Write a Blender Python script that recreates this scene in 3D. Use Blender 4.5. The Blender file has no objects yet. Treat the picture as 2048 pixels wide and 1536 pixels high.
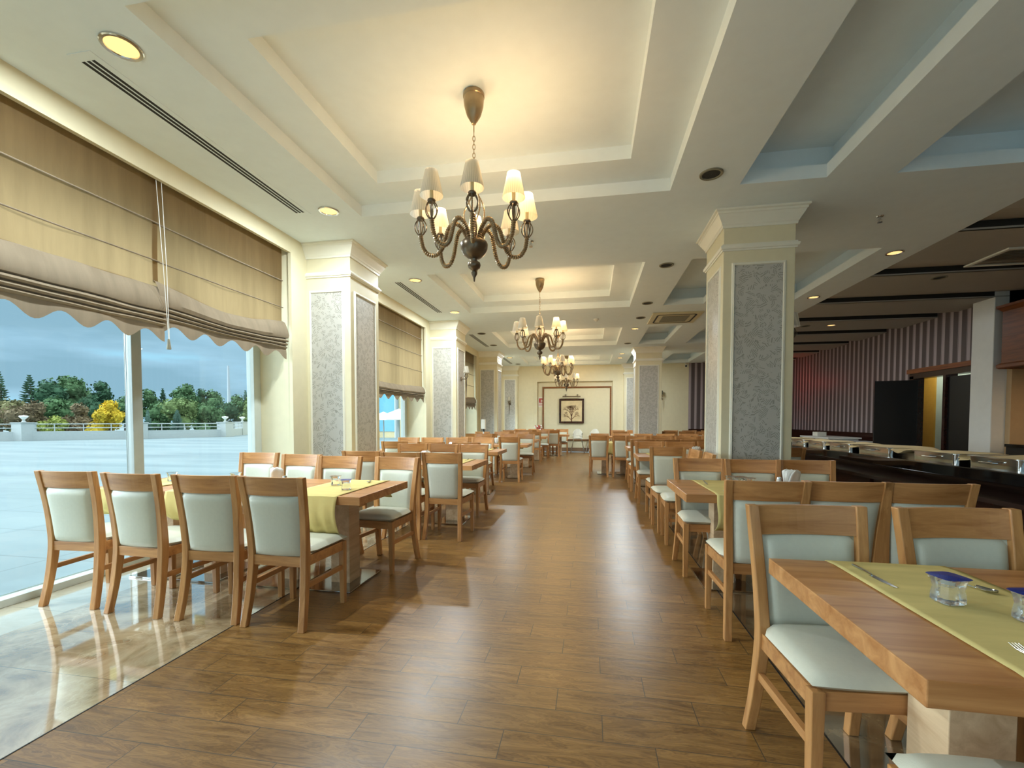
import bpy, math, random
from mathutils import Vector, Matrix, noise
random.seed(7)
SC = bpy.context.scene
COL = SC.collection
R = math.radians
PI = math.pi

# ------------------------------------------------------------------ camera
cam_d = bpy.data.cameras.new('camera')
cam = bpy.data.objects.new('camera', cam_d)
COL.objects.link(cam)
cam_d.sensor_fit = 'HORIZONTAL'
cam_d.sensor_width = 36.0
cam_d.lens = 888.0 / 2048.0 * 36.0
cam_d.shift_y = 101.0 / 2048.0
cam_d.clip_start = 0.03
cam_d.clip_end = 400
YAW = math.atan(156 / 888.0)
PITCH = math.atan(29 / 888.0)
cam.location = (0, 0, 1.3)
cam.rotation_euler = (PI / 2 - PITCH, 0, YAW)
SC.camera = cam

# ------------------------------------------------------------------ view
SC.view_settings.view_transform = 'Standard'
SC.view_settings.look = 'None'
SC.view_settings.gamma = 1
SC.view_settings.use_curve_mapping = False
SC.view_settings.exposure = 0.0
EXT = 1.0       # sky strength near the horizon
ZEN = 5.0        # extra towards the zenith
REAR_FILL = 0.4       # extra behind the camera, unseen, added to light the room

# ------------------------------------------------------------------ world: cloudy sky
w = bpy.data.worlds.new('sky')
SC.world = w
w.use_nodes = True
nt = w.node_tree
nt.nodes.clear()


def nd(nt, kind, **kw):
    n = nt.nodes.new(kind)
    for k, v in kw.items():
        if k in ('operation', 'blend_type', 'data_type', 'noise_dimensions', 'wave_type', 'bands_direction', 'feature', 'distance', 'interpolation_type', 'gradient_type', 'clamp', 'wave_profile', 'rings_direction'):
            setattr(n, k, v)
        elif k == 'ins':
            for kk, vv in v.items():
                n.inputs[kk].default_value = vv
    return n


def ramp(nt, stops, interp='LINEAR'):
    n = nt.nodes.new('ShaderNodeValToRGB')
    n.color_ramp.interpolation = interp
    e = n.color_ramp.elements
    while len(e) > 1:
        e.remove(e[-1])
    e[0].position, e[0].color = stops[0][0], (*stops[0][1], 1)
    for p, c in stops[1:]:
        x = e.new(p)
        x.color = (*c, 1)
    return n


_o = nd(nt, 'ShaderNodeOutputWorld')
_b = nd(nt, 'ShaderNodeBackground')
_tc = nd(nt, 'ShaderNodeTexCoord')
_mp = nd(nt, 'ShaderNodeMapping')
_mp.inputs['Scale'].default_value = (1.4, 1.4, 7.5)
_n = nd(nt, 'ShaderNodeTexNoise')
_n.inputs['Scale'].default_value = 1.6
_n.inputs['Detail'].default_value = 5
_n.inputs['Roughness'].default_value = 0.5
_r = ramp(nt, [(0.40, (0.33, 0.54, 0.66)), (0.50, (0.43, 0.67, 0.82)), (0.56, (0.46, 0.80, 0.98))])
nt.links.new(_tc.outputs['Generated'], _mp.inputs['Vector'])
nt.links.new(_mp.outputs['Vector'], _n.inputs['Vector'])
nt.links.new(_n.outputs['Fac'], _r.inputs['Fac'])
# overcast luminance: brighter towards the zenith plus an added, unseen boost behind the camera
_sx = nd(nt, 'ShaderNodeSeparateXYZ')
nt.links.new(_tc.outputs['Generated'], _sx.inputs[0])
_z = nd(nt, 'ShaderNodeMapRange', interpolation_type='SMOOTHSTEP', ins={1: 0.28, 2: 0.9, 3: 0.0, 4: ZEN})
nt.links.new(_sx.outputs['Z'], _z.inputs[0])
_y = nd(nt, 'ShaderNodeMapRange', interpolation_type='SMOOTHSTEP', ins={1: 0.1, 2: -0.8, 3: 0.0, 4: REAR_FILL})
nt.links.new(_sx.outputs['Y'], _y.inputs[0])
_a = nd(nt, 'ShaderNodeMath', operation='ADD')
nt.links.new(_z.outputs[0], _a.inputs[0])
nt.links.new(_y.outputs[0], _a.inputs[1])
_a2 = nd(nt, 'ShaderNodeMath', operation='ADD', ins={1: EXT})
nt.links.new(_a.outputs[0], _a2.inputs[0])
_wc = nd(nt, 'ShaderNodeMix', data_type='RGBA')
_wc.inputs[7].default_value = (0.60, 0.66, 0.68, 1)
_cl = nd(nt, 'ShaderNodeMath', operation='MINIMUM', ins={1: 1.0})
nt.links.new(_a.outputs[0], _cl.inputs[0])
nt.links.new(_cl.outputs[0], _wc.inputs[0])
nt.links.new(_r.outputs['Color'], _wc.inputs[6])
nt.links.new(_wc.outputs[2], _b.inputs['Color'])
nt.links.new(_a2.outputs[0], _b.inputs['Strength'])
nt.links.new(_b.outputs['Background'], _o.inputs['Surface'])


# broad low sun lamp, added so more daylight enters than the visible sky gives
def fill_sun(name, energy, angle, direction, color):
    d = bpy.data.lights.new(name, 'SUN')
    d.energy = energy
    d.angle = R(angle)
    d.color = color
    o = bpy.data.objects.new(name, d)
    COL.objects.link(o)
    o.location = (-8, 4, 12)
    o.rotation_euler = Vector(direction).to_track_quat('-Z', 'Y').to_euler()
    return o


fill_sun('fill_sun', 6.5, 50, (0.86, 0.22, -0.34), (0.86, 0.95, 1.0))


# ================================================================== materials
def col(r, g, b):
    f = lambda c: (c / 255 / 12.92) if c <= 10.3 else ((c / 255 + 0.055) / 1.055) ** 2.4
    return (f(r), f(g), f(b))


def new_mat(name):
    m = bpy.data.materials.new(name)
    m.use_nodes = True
    n = m.node_tree
    p = n.nodes['Principled BSDF']
    return m, n, p


def plain(name, c, rough=0.5, metal=0.0, spec=0.5, bump=0.0, bscale=60, var=0.04, trans=0.0, coat=0.0):
    """flat colour with a little procedural mottling"""
    m, n, p = new_mat(name)
    tc = nd(n, 'ShaderNodeTexCoord')
    no = nd(n, 'ShaderNodeTexNoise', ins={'Scale': bscale * 0.15, 'Detail': 4.0})
    n.links.new(tc.outputs['Object'], no.inputs['Vector'])
    lo = tuple(max(0, x * (1 - var)) for x in c)
    hi = tuple(min(1, x * (1 + var)) for x in c)
    rp = ramp(n, [(0.3, lo), (0.7, hi)])
    n.links.new(no.outputs['Fac'], rp.inputs['Fac'])
    n.links.new(rp.outputs['Color'], p.inputs['Base Color'])
    p.inputs['Roughness'].default_value = rough
    p.inputs['Metallic'].default_value = metal
    p.inputs['Specular IOR Level'].default_value = spec
    p.inputs['Coat Weight'].default_value = coat
    p.inputs['Coat Roughness'].default_value = 0.12
    if bump:
        nb = nd(n, 'ShaderNodeTexNoise', ins={'Scale': bscale, 'Detail': 3.0})
        bp = nd(n, 'ShaderNodeBump', ins={'Strength': bump, 'Distance': 0.002})
        n.links.new(tc.outputs['Object'], nb.inputs['Vector'])
        n.links.new(nb.outputs['Fac'], bp.inputs['Height'])
        n.links.new(bp.outputs['Normal'], p.inputs['Normal'])
    return m


def wood(name, c1, c2, axis='X', rough=0.38, scale=1.0, spec=0.5, coat=0.0, rnd=0.12):
    m, n, p = new_mat(name)
    tc = nd(n, 'ShaderNodeTexCoord')
    mp = nd(n, 'ShaderNodeMapping')
    s = {'X': (1.2, 14, 14), 'Y': (14, 1.2, 14), 'Z': (14, 14, 1.2)}[axis]
    mp.inputs['Scale'].default_value = tuple(v * scale for v in s)
    oi = nd(n, 'ShaderNodeObjectInfo')
    ad = nd(n, 'ShaderNodeVectorMath', operation='ADD')
    ml = nd(n, 'ShaderNodeMath', operation='MULTIPLY', ins={1: 37.0})
    n.links.new(oi.outputs['Random'], ml.inputs[0])
    n.links.new(tc.outputs['Object'], mp.inputs['Vector'])
    n.links.new(mp.outputs['Vector'], ad.inputs[0])
    n.links.new(ml.outputs[0], ad.inputs[1])
    no = nd(n, 'ShaderNodeTexNoise', ins={'Scale': 1.6, 'Detail': 6.0, 'Roughness': 0.62, 'Distortion': 0.6})
    n.links.new(ad.outputs[0], no.inputs['Vector'])
    rp = ramp(n, [(0.3, c1), (0.68, c2)])
    n.links.new(no.outputs['Fac'], rp.inputs['Fac'])
    # tone of each piece
    hs = nd(n, 'ShaderNodeHueSaturation')
    mr = nd(n, 'ShaderNodeMapRange', ins={1: 0.0, 2: 1.0, 3: 1 - rnd, 4: 1 + rnd})
    n.links.new(oi.outputs['Random'], mr.inputs[0])
    n.links.new(mr.outputs[0], hs.inputs['Value'])
    n.links.new(rp.outputs['Color'], hs.inputs['Color'])
    n.links.new(hs.outputs['Color'], p.inputs['Base Color'])
    p.inputs['Roughness'].default_value = rough
    p.inputs['Specular IOR Level'].default_value = spec
    p.inputs['Coat Weight'].default_value = coat
    p.inputs['Coat Roughness'].default_value = 0.15
    return m


def emit(name, c, s):
    m, n, p = new_mat(name)
    p.inputs['Base Color'].default_value = (*c, 1)
    p.inputs['Emission Color'].default_value = (*c, 1)
    p.inputs['Emission Strength'].default_value = s
    return m


M = {}
M['ceiling'] = plain('ceiling_paint', col(230, 240, 242), 0.75, var=0.015, spec=0.2)
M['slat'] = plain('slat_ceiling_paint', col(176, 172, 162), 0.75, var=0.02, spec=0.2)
M['slot'] = plain('dark_slot', col(40, 40, 38), 0.8)
M['wall'] = plain('cream_wall', col(222, 214, 182), 0.6, var=0.02, spec=0.3)
M['trimw'] = plain('white_moulding', col(232, 230, 214), 0.45, var=0.015)
M['taupe_wall'] = plain('tan_wall', col(190, 160, 120), 0.7, var=0.03)
M['oakx'] = wood('oak_rail', col(160, 106, 58), col(202, 148, 92), 'X', 0.33)
M['oakz'] = wood('oak_post', col(162, 109, 60), col(204, 151, 94), 'Z', 0.33)
M['oaky'] = wood('oak_side', col(160, 106, 58), col(202, 148, 92), 'Y', 0.33)
M['top'] = wood('table_oak', col(160, 104, 56), col(204, 150, 96), 'X', 0.33, 0.8, rnd=0.05)
M['topend'] = wood('table_edge', col(190, 156, 118), col(224, 196, 158), 'Y', 0.35, 0.8, rnd=0.05)
M['leather'] = plain('cream_leather', col(206, 207, 190), 0.36, bump=0.25, bscale=350, var=0.02)
M['steel'] = plain('steel', (0.62, 0.62, 0.60), 0.16, 1.0, var=0.05)
M['steelb'] = plain('base_plate_steel', (0.40, 0.39, 0.37), 0.1, 1.0, var=0.06)
M['bronze'] = plain('bronze', col(156, 136, 106), 0.3, 0.7, var=0.2, bscale=40)
M['bronzed'] = plain('dark_bronze', col(112, 98, 80), 0.3, 0.7, var=0.2, bscale=40)
M['alu'] = plain('window_aluminium', col(160, 166, 162), 0.4, 0.3, var=0.04)
M['aluw'] = plain('white_aluminium', col(196, 204, 198), 0.4, 0.0, var=0.03)
M['dark'] = plain('black_lacquer', col(9, 6, 6), 0.4, var=0.2)
M['granite'] = plain('black_granite', col(14, 13, 14), 0.06, var=0.3, bscale=400)
M['dkwood'] = wood('dark_wood', col(34, 16, 12), col(62, 30, 20), 'Y', 0.25)
M['redwood'] = wood('reddish_wood', col(96, 50, 22), col(140, 80, 38), 'Y', 0.4)
M['white'] = plain('white_lacquer', col(226, 226, 220), 0.35, var=0.02)
M['plastic'] = plain('white_plastic', col(228, 226, 214), 0.3, var=0.02)
M['grille'] = plain('grey_grille', col(128, 124, 104), 0.6, var=0.1, bscale=200)
M['black'] = plain('black_matte', col(16, 16, 16), 0.6, var=0.1)
M['napkin'] = plain('napkin_paper', col(240, 240, 236), 0.8, var=0.03)
M['bluefoil'] = plain('blue_foil', col(20, 50, 150), 0.25, 0.3, var=0.35, bscale=900)
M['paper'] = plain('tan_paper', col(222, 198, 148), 0.75, var=0.06)
M['glow'] = emit('downlight_glow', (1.0, 0.64, 0.24), 1.35)
M['bulb'] = emit('bulb_glow', (1.0, 0.66, 0.26), 1.5)
M['ledstrip'] = emit('led_glow', (1.0, 0.72, 0.42), 6.0)
M['candle'] = plain('candle_sleeve', col(226, 208, 160), 0.5)
M['yellow_panel'] = plain('ochre_panel', col(196, 148, 54), 0.5)
M['pale_panel'] = plain('pale_green_tiles', col(190, 204, 186), 0.4)
M['red'] = plain('red_sign', col(170, 30, 30), 0.5)
M['terr'] = None


def mat_shade(name, lit):
    m, n, p = new_mat(name)
    tc = nd(n, 'ShaderNodeTexCoord')
    # pleats run up the cone: angle around the axis
    sx = nd(n, 'ShaderNodeSeparateXYZ')
    n.links.new(tc.outputs['Object'], sx.inputs[0])
    at = nd(n, 'ShaderNodeMath', operation='ARCTAN2')
    n.links.new(sx.outputs['Y'], at.inputs[0])
    n.links.new(sx.outputs['X'], at.inputs[1])
    mu = nd(n, 'ShaderNodeMath', operation='MULTIPLY', ins={1: 34.0})
    n.links.new(at.outputs[0], mu.inputs[0])
    si = nd(n, 'ShaderNodeMath', operation='SINE')
    n.links.new(mu.outputs[0], si.inputs[0])
    mr = nd(n, 'ShaderNodeMapRange', ins={1: -1.0, 2: 1.0, 3: 0.78, 4: 1.0})
    n.links.new(si.outputs[0], mr.inputs[0])
    base = (0.86, 0.82, 0.70)
    mx = nd(n, 'ShaderNodeMix', data_type='RGBA', blend_type='MULTIPLY')
    mx.inputs[0].default_value = 1
    mx.inputs[6].default_value = (*base, 1)
    n.links.new(mr.outputs[0], mx.inputs[7])
    tr = nd(n, 'ShaderNodeBsdfTranslucent')
    df = nd(n, 'ShaderNodeBsdfDiffuse')
    n.links.new(mx.outputs[2], tr.inputs['Color'])
    n.links.new(mx.outputs[2], df.inputs['Color'])
    ms = nd(n, 'ShaderNodeMixShader', ins={0: 0.55})
    n.links.new(df.outputs[0], ms.inputs[1])
    n.links.new(tr.outputs[0], ms.inputs[2])
    out = n.nodes['Material Output']
    last = ms.outputs[0]
    if lit:
        em = nd(n, 'ShaderNodeEmission', ins={'Color': (1.0, 0.62, 0.20, 1)})
        ml = nd(n, 'ShaderNodeMath', operation='MULTIPLY', ins={1: 0.34})
        n.links.new(mr.outputs[0], ml.inputs[0])
        n.links.new(ml.outputs[0], em.inputs['Strength'])
        ads = nd(n, 'ShaderNodeAddShader')
        n.links.new(last, ads.inputs[0])
        n.links.new(em.outputs[0], ads.inputs[1])
        last = ads.outputs[0]
    n.links.new(last, out.inputs['Surface'])
    return m


M['shade_lit'] = mat_shade('lit_shade_fabric', True)
M['shade_off'] = mat_shade('unlit_shade_fabric', False)


def mat_cloth(name, c, transl, weave=300):
    m, n, p = new_mat(name)
    tc = nd(n, 'ShaderNodeTexCoord')
    mp = nd(n, 'ShaderNodeMapping')
    mp.inputs['Scale'].default_value = (1, 5, 0.6)
    no = nd(n, 'ShaderNodeTexNoise', ins={'Scale': 2.2, 'Detail': 5.0, 'Roughness': 0.6})
    n.links.new(tc.outputs['Object'], mp.inputs['Vector'])
    n.links.new(mp.outputs['Vector'], no.inputs['Vector'])
    rp = ramp(n, [(0.3, tuple(x * 0.86 for x in c)), (0.7, tuple(min(1, x * 1.08) for x in c))])
    n.links.new(no.outputs['Fac'], rp.inputs['Fac'])
    tr = nd(n, 'ShaderNodeBsdfTranslucent')
    df = nd(n, 'ShaderNodeBsdfDiffuse')
    n.links.new(rp.outputs['Color'], tr.inputs['Color'])
    n.links.new(rp.outputs['Color'], df.inputs['Color'])
    ms = nd(n, 'ShaderNodeMixShader', ins={0: transl})
    n.links.new(df.outputs[0], ms.inputs[1])
    n.links.new(tr.outputs[0], ms.inputs[2])
    nb = nd(n, 'ShaderNodeTexNoise', ins={'Scale': float(weave), 'Detail': 2.0})
    bp = nd(n, 'ShaderNodeBump', ins={'Strength': 0.3, 'Distance': 0.001})
    n.links.new(tc.outputs['Object'], nb.inputs['Vector'])
    n.links.new(nb.outputs['Fac'], bp.inputs['Height'])
    n.links.new(bp.outputs['Normal'], df.inputs['Normal'])
    n.links.new(ms.outputs[0], n.nodes['Material Output'].inputs['Surface'])
    return m


M['blind'] = mat_cloth('blind_fabric', col(160, 134, 96), 0.74)
M['stack'] = mat_cloth('blind_fold_fabric', col(142, 128, 108), 0.08)
M['runner'] = mat_cloth('yellow_runner_cloth', col(222, 204, 138), 0.1)


def mat_glass(name, tint=(1, 1, 1), refl=0.06):
    m, n, p = new_mat(name)
    tr = nd(n, 'ShaderNodeBsdfTransparent', ins={'Color': (*tint, 1)})
    gl = nd(n, 'ShaderNodeBsdfGlossy', ins={'Roughness': 0.01})
    lw = nd(n, 'ShaderNodeLayerWeight', ins={'Blend': 0.5})
    pw = nd(n, 'ShaderNodeMath', operation='POWER', ins={1: 5.0})
    n.links.new(lw.outputs['Facing'], pw.inputs[0])
    fr = nd(n, 'ShaderNodeMath', operation='MULTIPLY_ADD', ins={1: 0.6, 2: 0.02})
    n.links.new(pw.outputs[0], fr.inputs[0])
    ms = nd(n, 'ShaderNodeMixShader')
    n.links.new(fr.outputs[0], ms.inputs[0])
    n.links.new(tr.outputs[0], ms.inputs[1])
    n.links.new(gl.outputs[0], ms.inputs[2])
    n.links.new(ms.outputs[0], n.nodes['Material Output'].inputs['Surface'])
    return m


M['glass'] = mat_glass('window_glass', (0.93, 0.98, 1.0))


def mat_cup():
    m, n, p = new_mat('clear_plastic_water')
    p.inputs['Base Color'].default_value = (0.94, 0.97, 0.98, 1)
    p.inputs['Transmission Weight'].default_value = 0.92
    p.inputs['Roughness'].default_value = 0.06
    p.inputs['IOR'].default_value = 1.33
    tc = nd(n, 'ShaderNodeTexCoord')
    nb = nd(n, 'ShaderNodeTexNoise', ins={'Scale': 60.0, 'Detail': 2.0})
    bp = nd(n, 'ShaderNodeBump', ins={'Strength': 0.4, 'Distance': 0.004})
    n.links.new(tc.outputs['Object'], nb.inputs['Vector'])
    n.links.new(nb.outputs['Fac'], bp.inputs['Height'])
    n.links.new(bp.outputs['Normal'], p.inputs['Normal'])
    return m


M['cup'] = mat_cup()


def mat_floor():
    """wood-look tiles .61 x .163 m, each row shifted by a third"""
    m, n, p = new_mat('wood_look_floor_tiles')
    L = n.links.new
    tc = nd(n, 'ShaderNodeTexCoord')
    sx = nd(n, 'ShaderNodeSeparateXYZ')
    L(tc.outputs['Object'], sx.inputs[0])

    def mth(op, a, b=None, c=None):
        q = nd(n, 'ShaderNodeMath', operation=op)
        for i, v in enumerate((a, b, c)):
            if v is None:
                continue
            if hasattr(v, 'is_output'):
                L(v, q.inputs[i])
            else:
                q.inputs[i].default_value = v
        return q.outputs[0]
    yy = mth('DIVIDE', mth('ADD', sx.outputs['Y'], 0.008), 0.1635)
    row = mth('FLOOR', yy)
    fy = mth('SUBTRACT', yy, row)
    xx = mth('DIVIDE', mth('ADD', mth('ADD', sx.outputs['X'], 0.145), mth('MULTIPLY', row, 0.2035)), 0.6105)
    cx_ = mth('FLOOR', xx)
    fx = mth('SUBTRACT', xx, cx_)
    # joints
    ey = mth('MINIMUM', fy, mth('SUBTRACT', 1.0, fy))
    ex = mth('MINIMUM', fx, mth('SUBTRACT', 1.0, fx))
    jy = mth('LESS_THAN', ey, 0.011)
    jx = mth('LESS_THAN', ex, 0.0032)
    jt = mth('MAXIMUM', jx, jy)
    # id noise
    cb = nd(n, 'ShaderNodeCombineXYZ')
    L(cx_, cb.inputs[0])
    L(row, cb.inputs[1])
    wn = nd(n, 'ShaderNodeTexWhiteNoise', noise_dimensions='2D')
    L(cb.outputs[0], wn.inputs['Vector'])
    # grain
    mp = nd(n, 'ShaderNodeMapping')
    mp.inputs['Scale'].default_value = (2.2, 15, 1)
    L(tc.outputs['Object'], mp.inputs['Vector'])
    va = nd(n, 'ShaderNodeVectorMath', operation='MULTIPLY_ADD')
    L(wn.outputs['Color'], va.inputs[0])
    va.inputs[1].default_value = (40, 40, 40)
    L(mp.outputs['Vector'], va.inputs[2])
    n1 = nd(n, 'ShaderNodeTexNoise', ins={'Scale': 1.3, 'Detail': 5.0, 'Roughness': 0.6, 'Distortion': 1.4})
    L(va.outputs[0], n1.inputs['Vector'])
    wv = nd(n, 'ShaderNodeMath', operation='MULTIPLY', ins={1: 60.0})
    L(n1.outputs['Fac'], wv.inputs[0])
    sn = nd(n, 'ShaderNodeMath', operation='SINE')
    L(wv.outputs[0], sn.inputs[0])
    mixf = mth('ADD', mth('MULTIPLY', sn.outputs[0], 0.10), n1.outputs['Fac'])
    rp = ramp(n, [(0.25, col(100, 68, 32)), (0.5, col(132, 95, 48)), (0.75, col(154, 115, 62))])
    L(mixf, rp.inputs['Fac'])
    hs = nd(n, 'ShaderNodeHueSaturation')
    mr = nd(n, 'ShaderNodeMapRange', ins={1: 0.0, 2: 1.0, 3: 0.84, 4: 1.10})
    L(wn.outputs['Value'], mr.inputs[0])
    L(mr.outputs[0], hs.inputs['Value'])
    L(rp.outputs['Color'], hs.inputs['Color'])
    mx = nd(n, 'ShaderNodeMix', data_type='RGBA')
    L(jt, mx.inputs[0])
    L(hs.outputs['Color'], mx.inputs[6])
    mx.inputs[7].default_value = (*col(74, 60, 44), 1)
    L(mx.outputs[2], p.inputs['Base Color'])
    rr = nd(n, 'ShaderNodeMapRange', ins={1: 0.2, 2: 0.8, 3: 0.27, 4: 0.40})
    L(n1.outputs['Fac'], rr.inputs[0])
    L(rr.outputs[0], p.inputs['Roughness'])
    p.inputs['Specular IOR Level'].default_value = 0.45
    p.inputs['Coat Weight'].default_value = 0.25
    p.inputs['Coat Roughness'].default_value = 0.3
    bp = nd(n, 'ShaderNodeBump', ins={'Strength': 0.35, 'Distance': 0.003})
    bh = mth('SUBTRACT', n1.outputs['Fac'], mth('MULTIPLY', jt, 1.0))
    L(bh, bp.inputs['Height'])
    L(bp.outputs['Normal'], p.inputs['Normal'])
    return m


def mat_marble(name, stops, vein, joint=0.9, rough=0.09, scale=2.4):
    m, n, p = new_mat(name)
    L = n.links.new
    tc = nd(n, 'ShaderNodeTexCoord')
    n1 = nd(n, 'ShaderNodeTexNoise', ins={'Scale': scale, 'Detail': 9.0, 'Roughness': 0.66, 'Distortion': 1.6})
    L(tc.outputs['Object'], n1.inputs['Vector'])
    rp = ramp(n, stops)
    L(n1.outputs['Fac'], rp.inputs['Fac'])
    n2 = nd(n, 'ShaderNodeTexVoronoi', feature='DISTANCE_TO_EDGE', ins={'Scale': scale * 1.3})
    mv = nd(n, 'ShaderNodeMix', data_type='RGBA')
    L(tc.outputs['Object'], mv.inputs[6])
    L(n1.outputs['Color'], mv.inputs[7])
    mv.inputs[0].default_value = 0.35
    L(mv.outputs[2], n2.inputs['Vector'])
    r2 = ramp(n, [(0.0, (1, 1, 1)), (0.03, (0, 0, 0))])
    L(n2.outputs['Distance'], r2.inputs['Fac'])
    mf = nd(n, 'ShaderNodeMath', operation='MULTIPLY', ins={1: 0.35})
    L(r2.outputs['Color'], mf.inputs[0])
    mx = nd(n, 'ShaderNodeMix', data_type='RGBA')
    L(mf.outputs[0], mx.inputs[0])
    L(rp.outputs['Color'], mx.inputs[6])
    mx.inputs[7].default_value = (*vein, 1)
    sx = nd(n, 'ShaderNodeSeparateXYZ')
    L(tc.outputs['Object'], sx.inputs[0])
    dv = nd(n, 'ShaderNodeMath', operation='DIVIDE', ins={1: joint})
    L(sx.outputs['Y'], dv.inputs[0])
    fr = nd(n, 'ShaderNodeMath', operation='FRACT')
    L(dv.outputs[0], fr.inputs[0])
    lt = nd(n, 'ShaderNodeMath', operation='LESS_THAN', ins={1: 0.004})
    L(fr.outputs[0], lt.inputs[0])
    mj = nd(n, 'ShaderNodeMix', data_type='RGBA')
    L(lt.outputs[0], mj.inputs[0])
    L(mx.outputs[2], mj.inputs[6])
    mj.inputs[7].default_value = (*col(110, 96, 76), 1)
    L(mj.outputs[2], p.inputs['Base Color'])
    p.inputs['Roughness'].default_value = rough
    p.inputs['Specular IOR Level'].default_value = 0.8
    p.inputs['Coat Weight'].default_value = 1.0
    p.inputs['Coat IOR'].default_value = 2.3
    p.inputs['Coat Roughness'].default_value = 0.05
    return m


M['floor'] = mat_floor()
M['marble'] = mat_marble('brown_marble', [(0.34, col(130, 108, 78)), (0.5, col(178, 158, 124)), (0.66, col(206, 190, 158))], col(220, 206, 176))
M['marbled'] = mat_marble('dark_brown_marble', [(0.3, col(66, 50, 34)), (0.5, col(108, 88, 62)), (0.7, col(150, 130, 98))], col(180, 160, 120))
M['creamtile'] = mat_marble('cream_marble', [(0.3, col(186, 176, 150)), (0.7, col(214, 206, 184))], col(226, 220, 200), 0.6, 0.08, 1.2)


def mat_wallpaper():
    m, n, p = new_mat('leaf_wallpaper')
    L = n.links.new
    tc = nd(n, 'ShaderNodeTexCoord')
    n0 = nd(n, 'ShaderNodeTexNoise', ins={'Scale': 9.0, 'Detail': 2.0})
    L(tc.outputs['Object'], n0.inputs['Vector'])
    mv = nd(n, 'ShaderNodeMix', data_type='RGBA')
    mv.inputs[0].default_value = 0.12
    L(tc.outputs['Object'], mv.inputs[6])
    L(n0.outputs['Color'], mv.inputs[7])
    vo = nd(n, 'ShaderNodeTexVoronoi', ins={'Scale': 22.0})
    L(mv.outputs[2], vo.inputs['Vector'])
    # leaf strokes: stripes whose direction differs from cell to cell
    sub = nd(n, 'ShaderNodeVectorMath', operation='SUBTRACT')
    L(tc.outputs['Object'], sub.inputs[0])
    L(vo.outputs['Position'], sub.inputs[1])
    c5 = nd(n, 'ShaderNodeVectorMath', operation='SUBTRACT')
    L(vo.outputs['Color'], c5.inputs[0])
    c5.inputs[1].default_value = (0.5, 0.5, 0.5)
    nm = nd(n, 'ShaderNodeVectorMath', operation='NORMALIZE')
    L(c5.outputs[0], nm.inputs[0])
    dt = nd(n, 'ShaderNodeVectorMath', operation='DOT_PRODUCT')
    L(sub.outputs[0], dt.inputs[0])
    L(nm.outputs[0], dt.inputs[1])
    ms = nd(n, 'ShaderNodeMath', operation='MULTIPLY', ins={1: 420.0})
    L(dt.outputs['Value'], ms.inputs[0])
    sn = nd(n, 'ShaderNodeMath', operation='SINE')
    L(ms.outputs[0], sn.inputs[0])
    rp = ramp(n, [(0.35, col(186, 184, 176)), (0.8, col(150, 148, 138))])
    mr = nd(n, 'ShaderNodeMapRange', ins={1: -1.0, 2: 1.0, 3: 0.0, 4: 1.0})
    L(sn.outputs[0], mr.inputs[0])
    lt = nd(n, 'ShaderNodeMath', operation='LESS_THAN', ins={1: 0.52})
    L(vo.outputs['Distance'], lt.inputs[0])
    mk = nd(n, 'ShaderNodeMath', operation='MULTIPLY')
    L(mr.outputs[0], mk.inputs[0])
    L(lt.outputs[0], mk.inputs[1])
    L(mk.outputs[0], rp.inputs['Fac'])
    L(rp.outputs['Color'], p.inputs['Base Color'])
    p.inputs['Roughness'].default_value = 0.42
    p.inputs['Sheen Weight'].default_value = 0.1
    return m


M['paper_leaf'] = mat_wallpaper()


def mat_stripes(axis):
    m, n, p = new_mat('striped_wallpaper_' + axis)
    L = n.links.new
    tc = nd(n, 'ShaderNodeTexCoord')
    sx = nd(n, 'ShaderNodeSeparateXYZ')
    L(tc.outputs['Object'], sx.inputs[0])
    dv = nd(n, 'ShaderNodeMath', operation='DIVIDE', ins={1: 0.215})
    L(sx.outputs[axis], dv.inputs[0])
    fr = nd(n, 'ShaderNodeMath', operation='FRACT')
    L(dv.outputs[0], fr.inputs[0])
    rp = ramp(n, [(0.0, col(88, 76, 76)), (0.5, col(172, 158, 160)), (0.80, col(88, 76, 76)), (0.84, col(172, 158, 160)), (0.88, col(88, 76, 76))], 'CONSTANT')
    L(fr.outputs[0], rp.inputs['Fac'])
    L(rp.outputs['Color'], p.inputs['Base Color'])
    e = rp.color_ramp.elements
    e[1].position = 0.46
    p.inputs['Roughness'].default_value = 0.5
    return m


M['stripe'] = mat_stripes('Y')
M['stripex'] = mat_stripes('X')


def mat_terrace():
    m, n, p = new_mat('pale_terrace_concrete')
    L = n.links.new
    tc = nd(n, 'ShaderNodeTexCoord')
    mp = nd(n, 'ShaderNodeMapping')
    mp.inputs['Scale'].default_value = (0.25, 1.2, 1)
    mp.inputs['Rotation'].default_value = (0, 0, R(12))
    L(tc.outputs['Object'], mp.inputs['Vector'])
    n1 = nd(n, 'ShaderNodeTexNoise', ins={'Scale': 0.6, 'Detail': 6.0, 'Roughness': 0.55})
    L(mp.outputs['Vector'], n1.inputs['Vector'])
    rp = ramp(n, [(0.3, col(94, 110, 114)), (0.52, col(112, 127, 129)), (0.75, col(126, 138, 138))])
    L(n1.outputs['Fac'], rp.inputs['Fac'])
    br = nd(n, 'ShaderNodeTexBrick', ins={'Scale': 0.28, 'Mortar Size': 0.003, 'Color1': (1, 1, 1, 1), 'Color2': (1, 1, 1, 1), 'Mortar': (0.72, 0.72, 0.72, 1)})
    br.offset = 0
    L(tc.outputs['Object'], br.inputs['Vector'])
    mx = nd(n, 'ShaderNodeMix', data_type='RGBA', blend_type='MULTIPLY')
    mx.inputs[0].default_value = 1
    L(rp.outputs['Color'], mx.inputs[6])
    L(br.outputs['Color'], mx.inputs[7])
    L(mx.outputs[2], p.inputs['Base Color'])
    p.inputs['Roughness'].default_value = 0.6
    return m


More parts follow.
